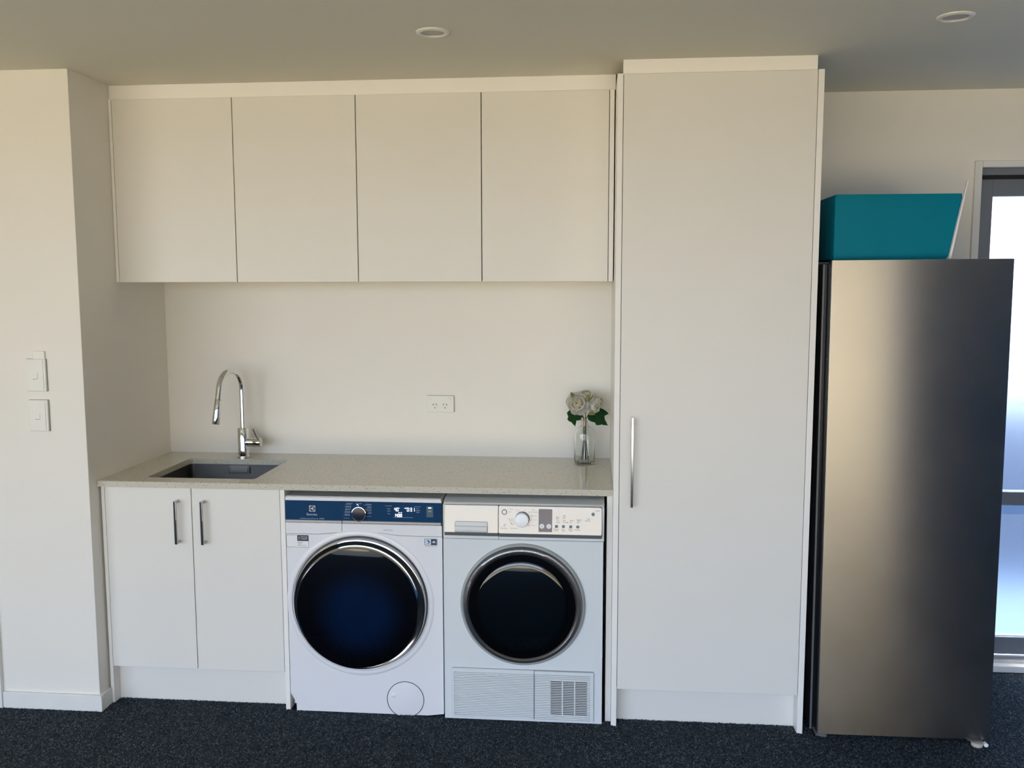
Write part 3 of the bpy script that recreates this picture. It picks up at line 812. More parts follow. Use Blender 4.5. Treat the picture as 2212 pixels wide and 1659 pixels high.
for s, z, wd in (('Register your', .6745, .021), ('appliance', .6710, .018), ('Access to', .6655, .017), ('exclusive promotions', .6612, .033)):
    text(s, .7775, z, .0044, WY - .0010, 'greyink', s1, align='LEFT', width=wd)
s2 = MB().prism(rrect(1.2662, 1.3148, .6745, .6990, .0025, 3), WY - .0008, WY - .0002).build('sticker', 'iconblue', wm)
lab(s2, 'small navy feature sticker with two icons')
MB().prism(rrect(1.2690, 1.2900, .6765, .6972, .001, 2), WY - .0011, WY - .0008).build('icon_tile', 'sticker', s2)
MB().prism(circ(1.2795, .6868, .0080, 24), WY - .0014, WY - .0011).build('icon_ring', 'iconblue', s2)
MB().prism([(1.2755, .6925), (1.2725, .6880), (1.2740, .6830), (1.2830, .6800)], WY - .0017, WY - .0014).build('icon_swirl', 'sticker', s2)
MB().prism(rrect(1.2925, 1.3105, .6768, .6970, .001, 2), WY - .0011, WY - .0008).build('icon_tile', 'ink', s2)
MB().prism([(1.2955, .6830), (1.3080, .6830), (1.3085, .6855), (1.3040, .6918), (1.3000, .6918), (1.2950, .6855)], WY - .0014, WY - .0011).build('icon_drop', 'silverprint', s2)
text('UltraMix SensorWash', 1.2905, .6712, .0050, WY - .0006, 'greyink', s2, width=.046)

# ------------------------------------------------------------------ tumble dryer
YX0, YX1, DY = 1.3395, 1.9380, -.018
td = thing('tumble_dryer', 'white tumble dryer with silver controls beside the end panel', 'dryer', (1.638, .29, 0))
EX, EZ = 1.6365, .4598
outer = [(YX0, .004), (YX1 - .004, .004), (YX1 - .004, .7048), (YX0, .7048)]
out, hole = panel_with_hole(outer, EX, EZ, .2335)
mb = MB()
mb.rings([R_(out, .01), R_(out, DY), R_(hole, DY), R_(circ(EX, EZ, .230, 96), DY + .004), R_(circ(EX, EZ, .222, 96), .01)])
fp = mb.build('front_panel', 'enamel2', td, smooth=True)
MB().box(YX0 + .003, YX1 - .007, .0105, .585, .014, .838).build('casing', 'enamel2', td, bevel=0.003)
mb = MB()
L_ = [(DY + .002, .8385), (DY + .004, .8425), (.020, .8530), (.036, .8545), (.59, .8545), (.59, .8385)]
mb.rings([[(YX0 + .001, y, z) for y, z in L_], [(YX1 - .001, y, z) for y, z in L_]], True, True)
mb.build('lid', 'lidgrey', td, bevel=0.002)
# fascia frame and panels
DSX = 1.5475
MB().box(YX0, YX1 - .001, DY - .001, .01, .7055, .8380).build('fascia', 'enamel2', td, bevel=0.003)
fl = MB().prism(rrect(1.3462, DSX - .0008, .7340, .8350, .003, 3), DY - .0035, DY - .0008).build('drawer_front', 'silver', td, bevel=0.001)
lab(fl, 'silver water tank drawer front')
fr = MB().prism(rrect(DSX + .0008, 1.9280, .7335, .8348, .005, 4), DY - .0035, DY - .0008).build('control_panel', 'silver', td, bevel=0.001)
MB().prism(rrect(1.3452, 1.9291, .7185, .8364, .004, 3), DY - .0013, DY - .0009).build('panel_outline', 'ink', td)
MB().prism(rrect(1.3458, DSX - .0008, .7190, .7336, .0025, 3), DY - .0030, DY - .0008).build('lower_strip', 'greystrip', fl, bevel=0.0006)
MB().prism(rrect(DSX + .0008, 1.9285, .7172, .7332, .0025, 3), DY - .0030, DY - .0008).build('lower_strip', 'greystrip', fr, bevel=0.0006)
MB().box(DSX - .0008, DSX + .0008, DY - .0014, DY - .0005, .7065, .8378).build('seam', 'ink', td)
CY = DY - .0037
# drawer grip: recessed slot with a rolled front
MB().prism(rrect(1.3855, 1.5080, .7345, .7755, .004, 4), CY - .0006, CY).build('grip_outline', 'greyink', fl)
mb = MB()
prof = [(.7362, -.0014), (.7385, -.0055), (.7480, -.0085), (.7570, -.0062), (.7600, -.0018), (.7740, -.0012)]
mb.rings([[(1.3872, CY + y, z) for z, y in prof], [(1.5063, CY + y, z) for z, y in prof]], closed=False)
mb.build('drawer_grip', 'lidgrey', fl, smooth=True)
# dial
QX, QZ = 1.6355, .7875
MB().lathe([(.0268, .0), (.0268, -.003), (.0250, -.0035)], (QX + .0008, CY, QZ + .0008), 'y', 48).build('dial_gap', 'ink', fr, smooth=True)
MB().lathe([(.0258, -.001), (.0256, -.018), (.0240, -.0205), (.021, -.0213), (.0, -.0216)], (QX, CY, QZ), 'y', 48).build('dial', 'whitegloss', fr, smooth=True)
def ringbtn(x, z, r, mface, name, mring='whitegloss'):
    MB().lathe([(r * 1.42, .0), (r * 1.42, -.0006), (r, -.0008)], (x, CY, z), 'y', 32).build(name + '_surround', mring, fr, smooth=True)
    MB().lathe([(r, -.0004), (r * .95, -.0016), (r * .7, -.0022), (.0, -.0020)], (x, CY, z), 'y', 32).build(name, mface, fr, smooth=True)
for x, z in ((1.7616, .7640), (1.7875, .7640), (1.8140, .7637), (1.8398, .7637)): ringbtn(x, z, .0058, 'greystrip', 'push_button')
ringbtn(1.8954, .8104, .0062, 'greystrip', 'power_button')
ringbtn(1.5697, .7650, .0050, 'whitegloss', 'start_button')
MB().prism(circ(1.5697, .7650, .0014, 8), CY - .0030, CY - .0020).build('start_mark', 'ink', fr)
MB().lathe([(.0098, .0), (.0098, -.0012), (.0078, -.0012), (.0078, .0)], (1.5697, CY, .8123), 'y', 32).build('indicator_ring', 'ink', fr, smooth=True)
MB().lathe([(.0076, .0), (.0070, -.0012), (.0, -.0014)], (1.5697, CY, .8123), 'y', 32).build('indicator', 'whitegloss', fr, smooth=True)
# display window
dp = MB().prism(rrect(1.6966, 1.7463, .7425, .8258, .001, 2), CY - .0006, CY + .0002).build('display_window', 'blue', fr)
lab(dp, 'dark glossy display window')
for x in (1.7086, 1.7343):
    MB().lathe([(.0085, -.0006), (.0085, -.0018), (.0045, -.0020)], (x, CY, .7635), 'y', 28).build('arrow_button', 'whitegloss', fr, smooth=True)
    MB().lathe([(.0045, -.0010), (.0040, -.0022), (.0, -.0024)], (x, CY, .7635), 'y', 20).build('arrow_button_face', 'lidgrey', fr, smooth=True)
for s, x, z, al in (('Extra', 1.7605, .7975, 'LEFT'), ('Dry', 1.7605, .7925, 'LEFT'), ('Dry', 1.7625, .7865, 'LEFT'), ('Damp', 1.7605, .7790, 'LEFT'),
                    ('High', 1.7850, .8030, 'LEFT'), ('Med', 1.7850, .7950, 'LEFT'), ('Low', 1.7850, .7865, 'LEFT'), ('No Heat', 1.7850, .7790, 'LEFT'),
                    ('Extra', 1.8110, .7865, 'LEFT'), ('On', 1.8110, .7790, 'LEFT'), ('Extend', 1.8370, .7890, 'LEFT'), ('Time', 1.8370, .7840, 'LEFT'), ('On', 1.8370, .7790, 'LEFT'),
                    ('Dryness', 1.7616, .7530, 'CENTER'), ('Level', 1.7616, .7480, 'CENTER'), ('Dry', 1.7875, .7530, 'CENTER'), ('Temp', 1.7875, .7480, 'CENTER'),
                    ('Wrinkle', 1.8140, .7530, 'CENTER'), ('Free', 1.8140, .7480, 'CENTER'), ('Reverse', 1.8398, .7525, 'CENTER'),
                    ('Power', 1.9130, .8235, 'CENTER'), ('Start', 1.8800, .7930, 'CENTER'), ('/II Pause', 1.8760, .7860, 'CENTER'), ('Start/Stop', 1.5697, .7530, 'CENTER'), ('Favourites', 1.6050, .7535, 'CENTER')):
    text(s, x, z, .0058, CY - .0002, 'ink' if x > 1.75 else 'greyink', fr, align=al)
pm_ = MB()
for x, z in ((1.6145, .8190), (1.6450, .8205), (1.6600, .8140), (1.6700, .8000), (1.6680, .7850), (1.6600, .7650), (1.6230, .8180)):
    pm_.lathe([(.0030, 0), (.0030, -.0002), (.0022, -.0002)], (x, CY, z), 'y', 12)
for x, z in ((1.5990, .7850), (1.6010, .7700)):
    pm_.lathe([(.0050, 0), (.0050, -.0002), (.0038, -.0002)], (x, CY, z), 'y', 16)
pm_.tube([(1.583, CY, .7880), (1.589, CY, .7880), (1.592, CY, .7760), (1.598, CY, .7660)], .0006, 6)
pm_.build('programme_icons', 'greyink', fr)
for s, x, z in (('Cottons', 1.596, .8225), ('Shirts', 1.590, .8130), ('Heavy', 1.676, .8225), ('Permanent Press', 1.682, .8140), ('Delicate', 1.683, .8000), ('Wool', 1.683, .7860), ('Freshen', 1.678, .7655)):
    text(s, x, z, .0046, CY - .0002, 'greyink', fr)
def lean(root):
    objs = [root] + list(root.children_recursive)
    for o in objs:
        me = o.data; k = len(me.vertices)
        co = np.empty(k * 3); me.vertices.foreach_get('co', co); co = co.reshape(-1, 3)
        z = co[:, 2]
        d = np.where(z > .7338, (.8366 - z) * .125, (.8366 - .7338) * .125 * np.clip((z - .7165) / .0173, 0, 1))
        co[:, 1] -= np.maximum(d, 0)
        me.vertices.foreach_set('co', co.ravel()); me.update()
lean(fl); lean(fr)
# porthole
rim = MB().rings([R_(circ(EX, EZ, .2335, 96), DY + .002), R_(circ(EX, EZ, .2335, 96), DY - .006), R_(circ(EX, EZ, .2300, 96), DY - .011), R_(circ(EX, EZ, .2260, 96), DY - .0125), R_(circ(EX, EZ, .2225, 96), DY - .010)]
                 ).build('porthole_rim', 'rimgrey', td, smooth=True)
door = MB().rings([R_(circ(EX, EZ - .001, .2228, 96), DY - .008), R_(circ(EX, EZ - .001, .2215, 96), DY - .016), R_(circ(EX, EZ - .0015, .2180, 96), DY - .0205),
                   R_(circ(EX - .0005, EZ - .002, .2080, 96), DY - .0225), R_(circ(EX - .001, EZ - .003, .2030, 96), DY - .0200), R_(circ(EX - .0015, EZ - .004, .1990, 96), DY - .014)]
                  ).build('porthole_door', 'dryerring', td, smooth=True)
dg2 = doorglass('smoky_porthole_glass', (EX - .002 - 1.638, 0, EZ - .005), .155, .172, (0.0012, 0.0035, 0.0060), (0.0006, 0.0006, 0.001))
gx, gz = EX - .002, EZ - .005
gl = MB().rings([R_(circ(gx, gz, r, 96), DY + y) for r, y in [(.1992, -.0148), (.190, -.0150), (.176, -.0150), (.1703, -.0150), (.1700, -.0195)] + [(r, -.0205 - .0095 * (1 - (r / .1675) ** 2)) for r in (.1675, .155, .14, .12, .095, .07, .045, .02)]], cap1=True
                ).build('porthole_glass', dg2, door, smooth=True)
# ribbed kick panels: heat exchanger flap at left, air grille at right
VZ0, VZ1, VX0, VX1, VS = .0150, .2060, 1.3680, 1.9025, 1.6803
MB().prism(rrect(VX0 - .0014, VX1 + .0014, VZ0 - .0034, VZ1 + .0014, .005, 4), DY - .0004, DY + .0005).build('panel_outline', 'greyink', td)
k1 = MB().box(VX0, VS - .0009, DY - .0008, DY + .001, VZ0 - .002, VZ1)
k1.box(VX0, VX0 + .0075, DY - .0062, DY - .0008, VZ0 - .002, VZ1)
k1.box(VX0 + .0075, VS - .0009, DY - .0062, DY - .0008, .1905, VZ1)
k1.box(VX0 + .0075, VS - .0009, DY - .0062, DY - .0008, VZ0 - .002, .0170)
k1 = k1.build('flap', 'enamel2', td)
lab(k1, 'ribbed white heat exchanger flap')
pitch = .00665
def rib(x0, x1, z, h, parent, d=.0068):
    mb = MB()
    prof = [(DY - .0007, z), (DY - d + .0004, z), (DY - d, z - .0006), (DY - d, z - h + .0006), (DY - d + .0004, z - h), (DY - .0007, z - h)]
    mb.rings([[(x0, y, zz) for y, zz in prof], [(x1, y, zz) for y, zz in prof]], True, True)
    return mb.build('slat', 'enamel2', parent)
nsl = 27
for i in range(nsl):
    z = .1890 - i * pitch
    if z < VZ0 + .004: break
    x0 = VX0 + .008
    rib(x0, VS - .0012, z, .0050, k1)
lab(MB().prism(rrect(1.4985, 1.5490, .1795, .1932, .003, 3), DY - .0085, DY - .0010).build('flap_catch', 'lidgrey', k1, bevel=0.001), 'grey finger catch')
GX0, GX1, GZ0, GZ1 = 1.7429, 1.8785, .0360, .1690
k2 = MB()
k2.prism([(VS + .0009, VZ0 - .002), (VX1, VZ0 - .002), (VX1, GZ0), (VS + .0009, GZ0)], DY - .0008, DY + .001)
k2.prism([(VS + .0009, GZ1), (VX1, GZ1), (VX1, VZ1 - .002), (VS + .0009, VZ1 - .002)], DY - .0008, DY + .001)
k2.prism([(VS + .0009, GZ0), (GX0, GZ0), (GX0, GZ1), (VS + .0009, GZ1)], DY - .0008, DY + .001)
k2.prism([(GX1, GZ0), (VX1, GZ0), (VX1, GZ1), (GX1, GZ1)], DY - .0008, DY + .001)
k2.box(VX1 - .0115, VX1, DY - .0062, DY - .0022, VZ0 - .002, VZ1 - .002)
k2.box(VS + .0009, VX1 - .0115, DY - .0062, DY - .0022, .1912, VZ1 - .002)
k2.box(VS + .0009, VX1 - .0115, DY - .0062, DY - .0022, VZ0 - .002, .0165)
k2 = k2.build('grille', 'enamel2', td)
lab(k2, 'ribbed white panel with dark air grille')
MB().box(GX0 - .001, GX1 + .001, DY - .0008, DY - .0002, GZ0 - .001, GZ1 + .001).build('grille_back', 'darkgap', k2)
for i in range(nsl):
    z = .1895 - i * pitch
    if z < VZ0 + .003: break
    h = .0050 if z > GZ1 + .003 or z < GZ0 + .001 else .0050
    x1 = VX1 - .012
    if h and (z > GZ1 + .003 or z < GZ0 + .001):
        rib(VS + .0016, x1, z, h, k2)
    else:                                                       # beside the grille full ribs, across it thinner bars
        rib(VS + .0016, GX0, z, h, k2); rib(GX1, x1, z, h, k2)
        rib(GX0 + .0002, GX1 - .0002, z - .0002, .0031, k2, .0034)
for x in (1.7865, 1.8325):
    MB().box(x - .0022, x + .0022, DY - .0050, DY - .0012, GZ0, GZ1).build('grille_bar', 'enamel2', k2)
MB().box(VS - .0009, VS + .0009, DY - .0020, DY - .0004, VZ0 - .002, VZ1 - .002).build('panel_seam', 'ink', td)

# ------------------------------------------------------------------ fridge
FGX0, FGX1, FYF = 2.7165, 3.3168, -.053
fg = thing('fridge', 'tall stainless steel fridge standing right of the tall cabinet', 'fridge', (3.015, .25, 0))
MB().prism(rrect(FGX0 - .0155, FGX1 + .004, .022, 1.7190, .004, 3), .0045, .575).build('body', 'fridgeside', fg, bevel=0.002)
MB().prism([(FGX0 - .0165, .012), (FGX0 - .0095, .012), (FGX0 - .0095, 1.7160), (FGX0 - .0165, 1.7160)], -.0005, .0045).build('front_flange', 'flange', fg, bevel=0.0006)
MB().box(FGX0 - .0090, FGX1 - .004, -.003, .004, .022, 1.715).build('gasket_seat', 'black', fg)
MB().box(FGX0 + .003, FGX1 - .004, -.0145, -.0032, .03, 1.712).build('door_gasket', 'gasket', fg)
fd = MB().prism(rrect(FGX0, FGX1, .0195, 1.7297, .003, 3), FYF, -.015).build('door', 'stainless', fg, bevel=0.0012)
lab(fd, 'brushed stainless steel door')
MB().box(FGX0 - .0006, FGX0 - .0001, -.048, -.016, .022, 1.727).build('door_edge', 'black', fd)
MB().box(FGX0 - .0012, FGX0 - .0004, FYF + .004, FYF + .0058, .022, 1.727).build('door_edge_trim', 'flange', fd)
for z in (1.385, 1.235):
    MB().lathe([(.0035, 0), (.0030, -.0012), (.0, -.0015)], (FGX0 - .0005, -.030, z), 'x', 10).build('edge_plug', 'flange', fd, smooth=True)
hg = MB()
hg.prism([(FGX0 - .006, .0120), (FGX0 + .030, .0060), (FGX0 + .034, .0185), (FGX0 - .004, .0190)], -.05, .02)
lab(hg.build('hinge_bracket', 'flange', fg, bevel=0.001), 'grey lower hinge bracket')
for x in (FGX0 + .02,):
    MB().lathe([(.0, 0), (.016, 0), (.0165, .003), (.013, .006), (.007, .0065), (.007, .028)], (x, -.028, 0), 'z', 20).build('foot', 'foot', fg, smooth=True)
fx, fy_ = 3.2700, -.062
MB().lathe([(.0, .0), (.0165, .0), (.0195, .003), (.0205, .012), (.0195, .0165), (.0, .0175)], (fx, fy_, 0), 'z', 28).build('foot', 'foot', fg, smooth=True)
lab(MB().prism([(fx - .034, .0215), (fx + .022, .0195), (fx + .016, .0160), (fx - .018, .0160)], fy_ - .004, -.02).build('foot_bracket', 'flange', fg, bevel=0.001), 'grey foot bracket')
hx = []
for k in range(6):
    hx.append((math.cos(k * PI / 3 + .3) * .0085, math.sin(k * PI / 3 + .3) * .0085))
nut = MB()
nut.rings([[(fx + .0275 + a, fy_ - .012, .0095 + b_ * .95) for a, b_ in hx], [(fx + .0275 + a, fy_ + .004, .0095 + b_ * .95) for a, b_ in hx]], True, True)
lab(nut.build('adjusting_nut', 'whitegloss', fg, bevel=0.0008), 'bright white adjusting nut')
for y in (.5,):
    for x in (FGX0 + .03, FGX1 - .03):
        MB().lathe([(.0, 0), (.016, 0), (.016, .023)], (x, y, 0), 'z', 16).build('foot', 'foot', fg, smooth=True)
fg.rotation_euler = (0, math.radians(-.30), 0)

# teal tub and the white board leaning on it, on top of the fridge
TZ = 1.7305
tb = thing('storage_tub', 'teal plastic storage tub lying on top of the fridge', 'tub', (2.95, .2, TZ))
mb = MB()
def tub_ring(z, x0, x1, y0, y1, r): return rr3(x0, x1, y0, y1, r, z)
rs = []
for f in (0, .06, .2, .4, .6, .8, .94, 1.0):
    z = TZ + .0015 + f * .225
    ins = .003 if f in (0, 1.0) else 0
    rs.append(tub_ring(z, 2.7300 + ins, 3.118 + f * .042 - ins, .020 + ins, .36 - ins, .006))
mb.rings(rs, True, True)
mb.build('tub_body', 'teal', tb, smooth=True)
MB().box(2.7290, 2.7305, .120, .126, TZ + .006, TZ + .222).build('side_rib', 'teal', tb, bevel=0.0008)
bd = MB()
bd.prism([(3.1165, TZ + .002), (3.1245, TZ + .002), (3.1700, TZ + .270), (3.1660, TZ + .271)], .008, .017)
tag(bd.build('white_strip', 'board', None, bevel=0.0008), 'thin white strip leaning against the teal tub on the fridge', 'strip')

# ------------------------------------------------------------------ downlights
def downlight(x, y, label):
    t = thing('downlight', label, 'downlight', (x, y, H))
    MB().lathe([(.0525, -.0002), (.0520, -.003), (.047, -.0060), (.0405, -.0068), (.0365, -.0045), (.0350, .0)], (x, y, H), 'z', 64).build('trim_ring', 'ringwhite', t, smooth=True)
    MB().lathe([(.0352, -.0030), (.0345, -.0008), (.0, -.0006)], (x, y, H), 'z', 48).build('lens', 'lens', t, smooth=True)
downlight(1.3879, -.4055, 'unlit round downlight in the ceiling above the wall cabinet')
downlight(2.9405, -.4228, 'unlit round downlight in the ceiling near the fridge')

# ------------------------------------------------------------------ glass bottle with peonies
VX, VY = 1.8588, .4882
bt = thing('glass_bottle', 'clear glass bottle holding white peonies on the worktop', 'vase', (VX, VY, ZC))
prof_o = [(.0, .0008), (.036, .0008), (.0415, .004), (.0435, .010), (.0435, .118), (.0425, .131), (.038, .143), (.030, .151), (.020, .156), (.0142, .160), (.0135, .166), (.0135, .180), (.0145, .1815), (.0180, .1825), (.0182, .1860), (.0165, .1872)]
prof_i = [(.0125, .1868), (.0115, .180), (.0115, .164), (.0175, .1535), (.0275, .1485), (.0355, .1408), (.0400, .130), (.0410, .118), (.0410, .012), (.038, .0065), (.0, .0062)]
MB().lathe(prof_o + prof_i, (VX, VY, ZC), 'z', 56).build('bottle_body', 'glass', bt, smooth=True)

def petal_mesh(name, cup, curl, ruffle, seed, wide=1.0):
    """unit petal growing along +z from the origin, hollow side towards -y"""
    rg = random.Random(seed)
    nu, nv = 7, 7
    vs, fs = [], []
    ph = rg.uniform(0, 6)
    for j in range(nv):
        v = j / (nv - 1)
        wdt = wide * (0.22 + 0.95 * math.sin(PI * min(1, (v * .62 + .10)) )) * .52
        if v > .82: wdt *= 1 - (v - .82) * 1.6
        for i in range(nu):
            u = i / (nu - 1) * 2 - 1
            x = wdt * u
            z = v * (1 - .10 * u * u * v) + ruffle * .05 * math.sin(u * 5 + ph) * v
            y = cup * (u * u * wdt * .9) * -1 + cup * .55 * (math.sin(v * PI * .55)) * 1.0 - curl * v ** 3 * .6
            y += ruffle * .06 * math.sin(u * 7 + ph + v * 3) * v
            vs.append((x, y, z))
    for j in range(nv - 1):
        for i in range(nu - 1):
            a = j * nu + i; fs.append((a, a + 1, a + nu + 1, a + nu))
    me = bpy.data.meshes.new(name); me.from_pydata(vs, [], fs); me.update()
    me.polygons.foreach_set('use_smooth', [True] * len(fs))
    return me
P_OUT = [petal_mesh('petal', .75, .35, .5, s, 1.15) for s in (1, 2, 3)]
P_IN = [petal_mesh('petal', 1.0, .75, 1.1, s, .95) for s in (4, 5)]
for me in P_OUT: me.materials.append(MAT['petal'])
for me in P_IN: me.materials.append(MAT['petalin'])

def leaf_mesh(name, seed, lobed):
    rg = random.Random(seed)
    nv = 9
    vs, fs = [], []
    for j in range(nv):
        v = j / (nv - 1)
        wd = .30 * math.sin(PI * v ** .75) ** .9 * (1 if not lobed else 1 + .25 * math.sin(v * 14)) + .012
        for i in range(5):
            u = i / 2 - 1
            vs.append((wd * u, .10 * abs(u) * -1 * wd - .18 * v * v, v + (-.05 if abs(u) == 1 and lobed else 0)))
    for j in range(nv - 1):
        for i in range(4):
            a = j * 5 + i; fs.append((a, a + 1, a + 6, a + 5))
    me = bpy.data.meshes.new(name); me.from_pydata(vs, [], fs); me.update()
    me.polygons.foreach_set('use_smooth', [True] * len(fs))
    return me
L_PLAIN, L_LOBED, L_SMALL = leaf_mesh('leaf', 1, False), leaf_mesh('leaf', 2, True), leaf_mesh('leaf', 3, False)
L_PLAIN.materials.append(MAT['leaf']); L_LOBED.materials.append(MAT['leaf']); L_SMALL.materials.append(MAT['leafpale'])
L_SMALL2 = L_PLAIN

def frame(d, twist=0.0):
    """matrix whose z axis is d"""
    z = Vector(d).normalized()
    x = Vector((0, 0, 1)).cross(z)
    if x.length < 1e-4: x = Vector((1, 0, 0))
    x.normalize(); y = z.cross(x)
    return Matrix((x, y, z)).transposed().to_4x4() @ Matrix.Rotation(twist, 4, 'Z')

def leaf_frame(d, tw):
    z = Vector(d).normalized()
    y = Vector((0.25 * math.sin(tw * 3), -1, 0.35))
    y = (y - z * y.dot(z)).normalized()
    x = y.cross(z)
    return Matrix((x, y, z)).transposed().to_4x4()

def place(name, me, parent, M, rootloc):
    o = bpy.data.objects.new(name, me); COL.objects.link(o); o.parent = parent
    o.matrix_local = Matrix.Translation(-Vector(rootloc)) @ M
    return o

def peony(label, c, d, R, foot, leaves, seed, layers=None, bend=None):
    rg = random.Random(seed)
    c = Vector(c); d = Vector(d).normalized()
    base = (VX + foot[0], VY + foot[1], ZC + foot[2])
    t = thing('peony', label, 'flower', base, 'peonies in the glass bottle')
    st = [base, (VX + foot[0] * .35, VY + foot[1] * .35, ZC + .10), (VX + foot[3], VY + foot[4], ZC + .168), (VX + foot[3] * 1.2, VY + foot[4] * 1.2, ZC + .190)]
    last = c - d * R * .55
    st += [tuple(Vector(st[-1]).lerp(last, .5) - Vector((0, 0, .004))), tuple(last)]
    MB().tube(st, .0019, 8).build('stem', 'stem', t, smooth=True)
    # heart of the bloom, then petals in rings round it
    bl = MB()
    rs = []
    F = frame(d)
    for k in range(7):
        a = PI * k / 6 * .96 + .06
        rr, zz = R * .52 * math.sin(a), -R * .52 * math.cos(a)
        rs.append([tuple(c + (F @ Vector((rr * math.cos(2 * PI * i / 14), rr * math.sin(2 * PI * i / 14), zz)))) for i in range(14)])
    bl.rings(rs, True, True)
    b_ = bl.build('blossom', 'petalin', t, smooth=True)
    for (n_, tilt, size, off, inner, ph) in (layers or ((5, 14, .62, .30, True, .2), (6, 26, .85, .15, True, .9), (7, 38, 1.12, -.18, False, .1), (7, 54, 1.32, -.40, False, .55), (7, 74, 1.42, -.52, False, .0))):
        for i in range(n_):
            az = 2 * PI * i / n_ + ph + rg.uniform(-.16, .16)
            tl = math.radians(tilt + rg.uniform(-7, 7))
            s = R * size * rg.uniform(.9, 1.1)
            me = rg.choice(P_IN if inner else P_OUT)
            M = Matrix.Translation(c + d * R * off) @ F @ Matrix.Rotation(az, 4, 'Z') @ Matrix.Rotation(-tl, 4, 'X') @ Matrix.Scale(s, 4)
            place('petal', me, b_, M, base)
    for (p, q, ln, me, tw) in leaves:
        p = Vector(p); dd = Vector(q) - p
        M = Matrix.Translation(p) @ leaf_frame(dd, tw) @ Matrix.Scale(dd.length * ln, 4)
        place('leaf', me, t, M, base)
    return t

top = ZC + .187
peony('large open white peony at the front left of the glass bottle', (1.8345, .445, 1.158), (-.22, -.93, .16), .0365, (-.012, -.004, .012, -.004, -.003), 
      [((1.800, .458, 1.128), (1.822, .446, 1.066), 1.05, L_LOBED, .5), ((1.848, .462, 1.100), (1.806, .452, 1.096), 1.0, L_SMALL2, 1.0),
       ((1.8150, .430, 1.184), (1.8035, .424, 1.205), 1.1, L_SMALL, .4)], 3,
      layers=((5, 8, .72, .28, True, .2), (6, 16, .98, .08, True, .9), (6, 26, 1.28, -.22, False, .1), (7, 36, 1.45, -.45, False, .55), (7, 50, 1.50, -.60, False, .0)))
peony('small round white peony bud at the right of the bunch', (1.8960, .455, 1.143), (.30, -.88, .10), .0255, (.016, -.002, .012, .004, -.003),
      [((1.8730, .455, 1.108), (1.905, .436, 1.084), 1.0, L_PLAIN, .3), ((1.8900, .458, 1.112), (1.9570, .446, 1.070), 1.0, L_LOBED, .2),
       ((1.8770, .438, 1.122), (1.9000, .428, 1.117), 1.05, L_SMALL, .2), ((1.8690, .434, 1.165), (1.8745, .426, 1.196), 1.05, L_SMALL, .9)], 5,
      layers=((5, 8, .80, .05, True, .2), (6, 12, 1.05, -.25, False, .6), (6, 20, 1.28, -.50, False, .1), (5, 34, 1.30, -.60, False, .4)))
peony('white peony facing upward at the top of the bunch', (1.8640, .492, 1.176), (.02, -.45, .9), .0330, (.004, .010, .012, .002, .004),
      [((1.9000, .470, 1.120), (1.9580, .470, 1.116), 1.0, L_PLAIN, 1.2)], 8)
peony('ruffled white peony at the back right of the bunch', (1.9090, .505, 1.158), (.75, -.45, .42), .0270, (.008, .006, .012, .005, .003), [], 12)
peony('half hidden white peony at the far left of the bunch', (1.8060, .495, 1.158), (-.85, -.30, .30), .0270, (-.006, .008, .012, -.005, .003), [], 15)
# added tan sleeve: beige refracted in the glass neck, put into colour
tag(MB().lathe([(.0072, .160), (.0082, .163), (.0082, .188), (.0076, .190)], (VX, VY, ZC), 'z', 20).build('neck_tint_sleeve', 'neck_tan', None, smooth=True),
    'tan sleeve added in the bottle neck for beige refracted by the glass', 'sleeve')

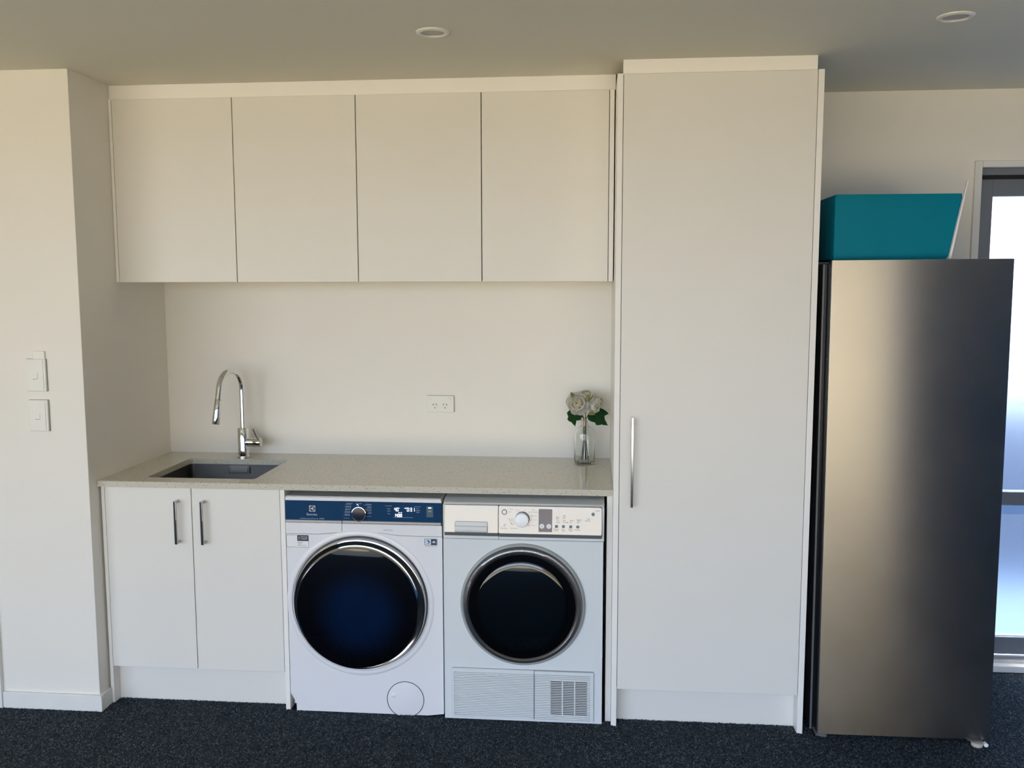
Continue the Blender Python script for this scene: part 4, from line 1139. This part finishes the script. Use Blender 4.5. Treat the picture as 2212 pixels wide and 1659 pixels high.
# ------------------------------------------------------------------ carpet pile: short bent strands of yarn, joined
def pile():
    spots = []
    def region(x0, x1, y0, y1, dens):
        k = int((x1 - x0) * (y1 - y0) * dens)
        return np.stack([RNG.uniform(x0, x1, k), RNG.uniform(y0, y1, k)], 1)
    D = 105000
    P = np.concatenate([region(-.55, 3.95, -.62, 0.0, D), region(0.0136, .73, 0.0, .045, D), region(X6, T1, 0.0, .033, D), region(T2, 2.715, 0.0, .3, D * .5),
                        region(3.31, 4.1, 0.0, .575, D), region(2.72, 3.31, 0.0, .25, D * .4), region(1.93, 1.95, 0, .2, D * .5)])
    keep = np.ones(len(P), bool)
    def cut(x0, x1, y0, y1):
        nonlocal keep
        keep &= ~((P[:, 0] > x0) & (P[:, 0] < x1) & (P[:, 1] > y0) & (P[:, 1] < y1))
    cut(-3, XW + .014, YS - .015, 1); cut(-.48, -.398, YS - .018, 1)
    cut(-.01, X1 + .001, -.001, 1); cut(X5 - .001, X6 + .001, YT - .001, 1); cut(T1 - .001, T2 + .001, YT - .001, 1)
    cut(.757, WX1, WY - .002, .6); cut(YX0, YX1, DY - .002, .6)
    P = P[keep]
    N = len(P)
    ang = RNG.uniform(0, 2 * PI, N)
    L = RNG.uniform(.006, .0140, N)
    wd = RNG.uniform(.0008, .0016, N)
    z0 = RNG.uniform(.0, .0015, N); hz = RNG.uniform(.0012, .0042, N)
    bend = RNG.normal(0, .9, N)
    dx, dy = np.cos(ang), np.sin(ang)
    ex, ey = np.cos(ang + bend), np.sin(ang + bend)
    p0 = np.stack([P[:, 0], P[:, 1], z0], 1)
    p1 = p0 + np.stack([dx * L * .5, dy * L * .5, hz], 1)
    p2 = p1 + np.stack([ex * L * .5, ey * L * .5, -hz * .55], 1)
    s1 = np.stack([-dy, dx, np.zeros(N)], 1) * wd[:, None]
    s2 = np.stack([-ey, ex, np.zeros(N)], 1) * wd[:, None]
    V = np.stack([p0 - s1, p0 + s1, p1 - (s1 + s2) * .55, p1 + (s1 + s2) * .55, p2 - s2 * .8, p2 + s2 * .8], 1).reshape(-1, 3)
    V[:, 2] = np.maximum(V[:, 2], .0002)
    b0 = np.arange(N)[:, None] * 6
    F = np.concatenate([b0 + np.array([[0, 2, 3, 1]]), b0 + np.array([[2, 4, 5, 3]])], 1).reshape(-1)
    me = bpy.data.meshes.new('carpet_pile')
    nf = 2 * N
    me.vertices.add(len(V)); me.vertices.foreach_set('co', V.ravel())
    me.loops.add(len(F)); me.loops.foreach_set('vertex_index', F.astype(np.int32))
    me.polygons.add(nf); me.polygons.foreach_set('loop_start', np.arange(0, 4 * nf, 4, dtype=np.int32))
    me.polygons.foreach_set('loop_total', np.full(nf, 4, dtype=np.int32))
    me.update(calc_edges=True)
    t = RNG.random(N)
    base = np.array([.022, .032, .044]); hi = np.array([.22, .25, .27])
    k = np.where(t < .80, t / .80 * .28, .28 + (t - .80) / .20 * .72)[:, None] ** 1.2
    c = base * (1 - k) + hi * k
    c = np.repeat(np.concatenate([c, np.ones((N, 1))], 1), 6, axis=0)
    at = me.color_attributes.new('yarn', 'FLOAT_COLOR', 'POINT')
    at.data.foreach_set('color', c.astype(np.float32).ravel())
    me.materials.append(MAT['yarn'])
    o = bpy.data.objects.new('carpet_pile', me); COL.objects.link(o)
    o.parent = bpy.data.objects['floor']; o['kind'] = 'stuff'
    return o
pile()
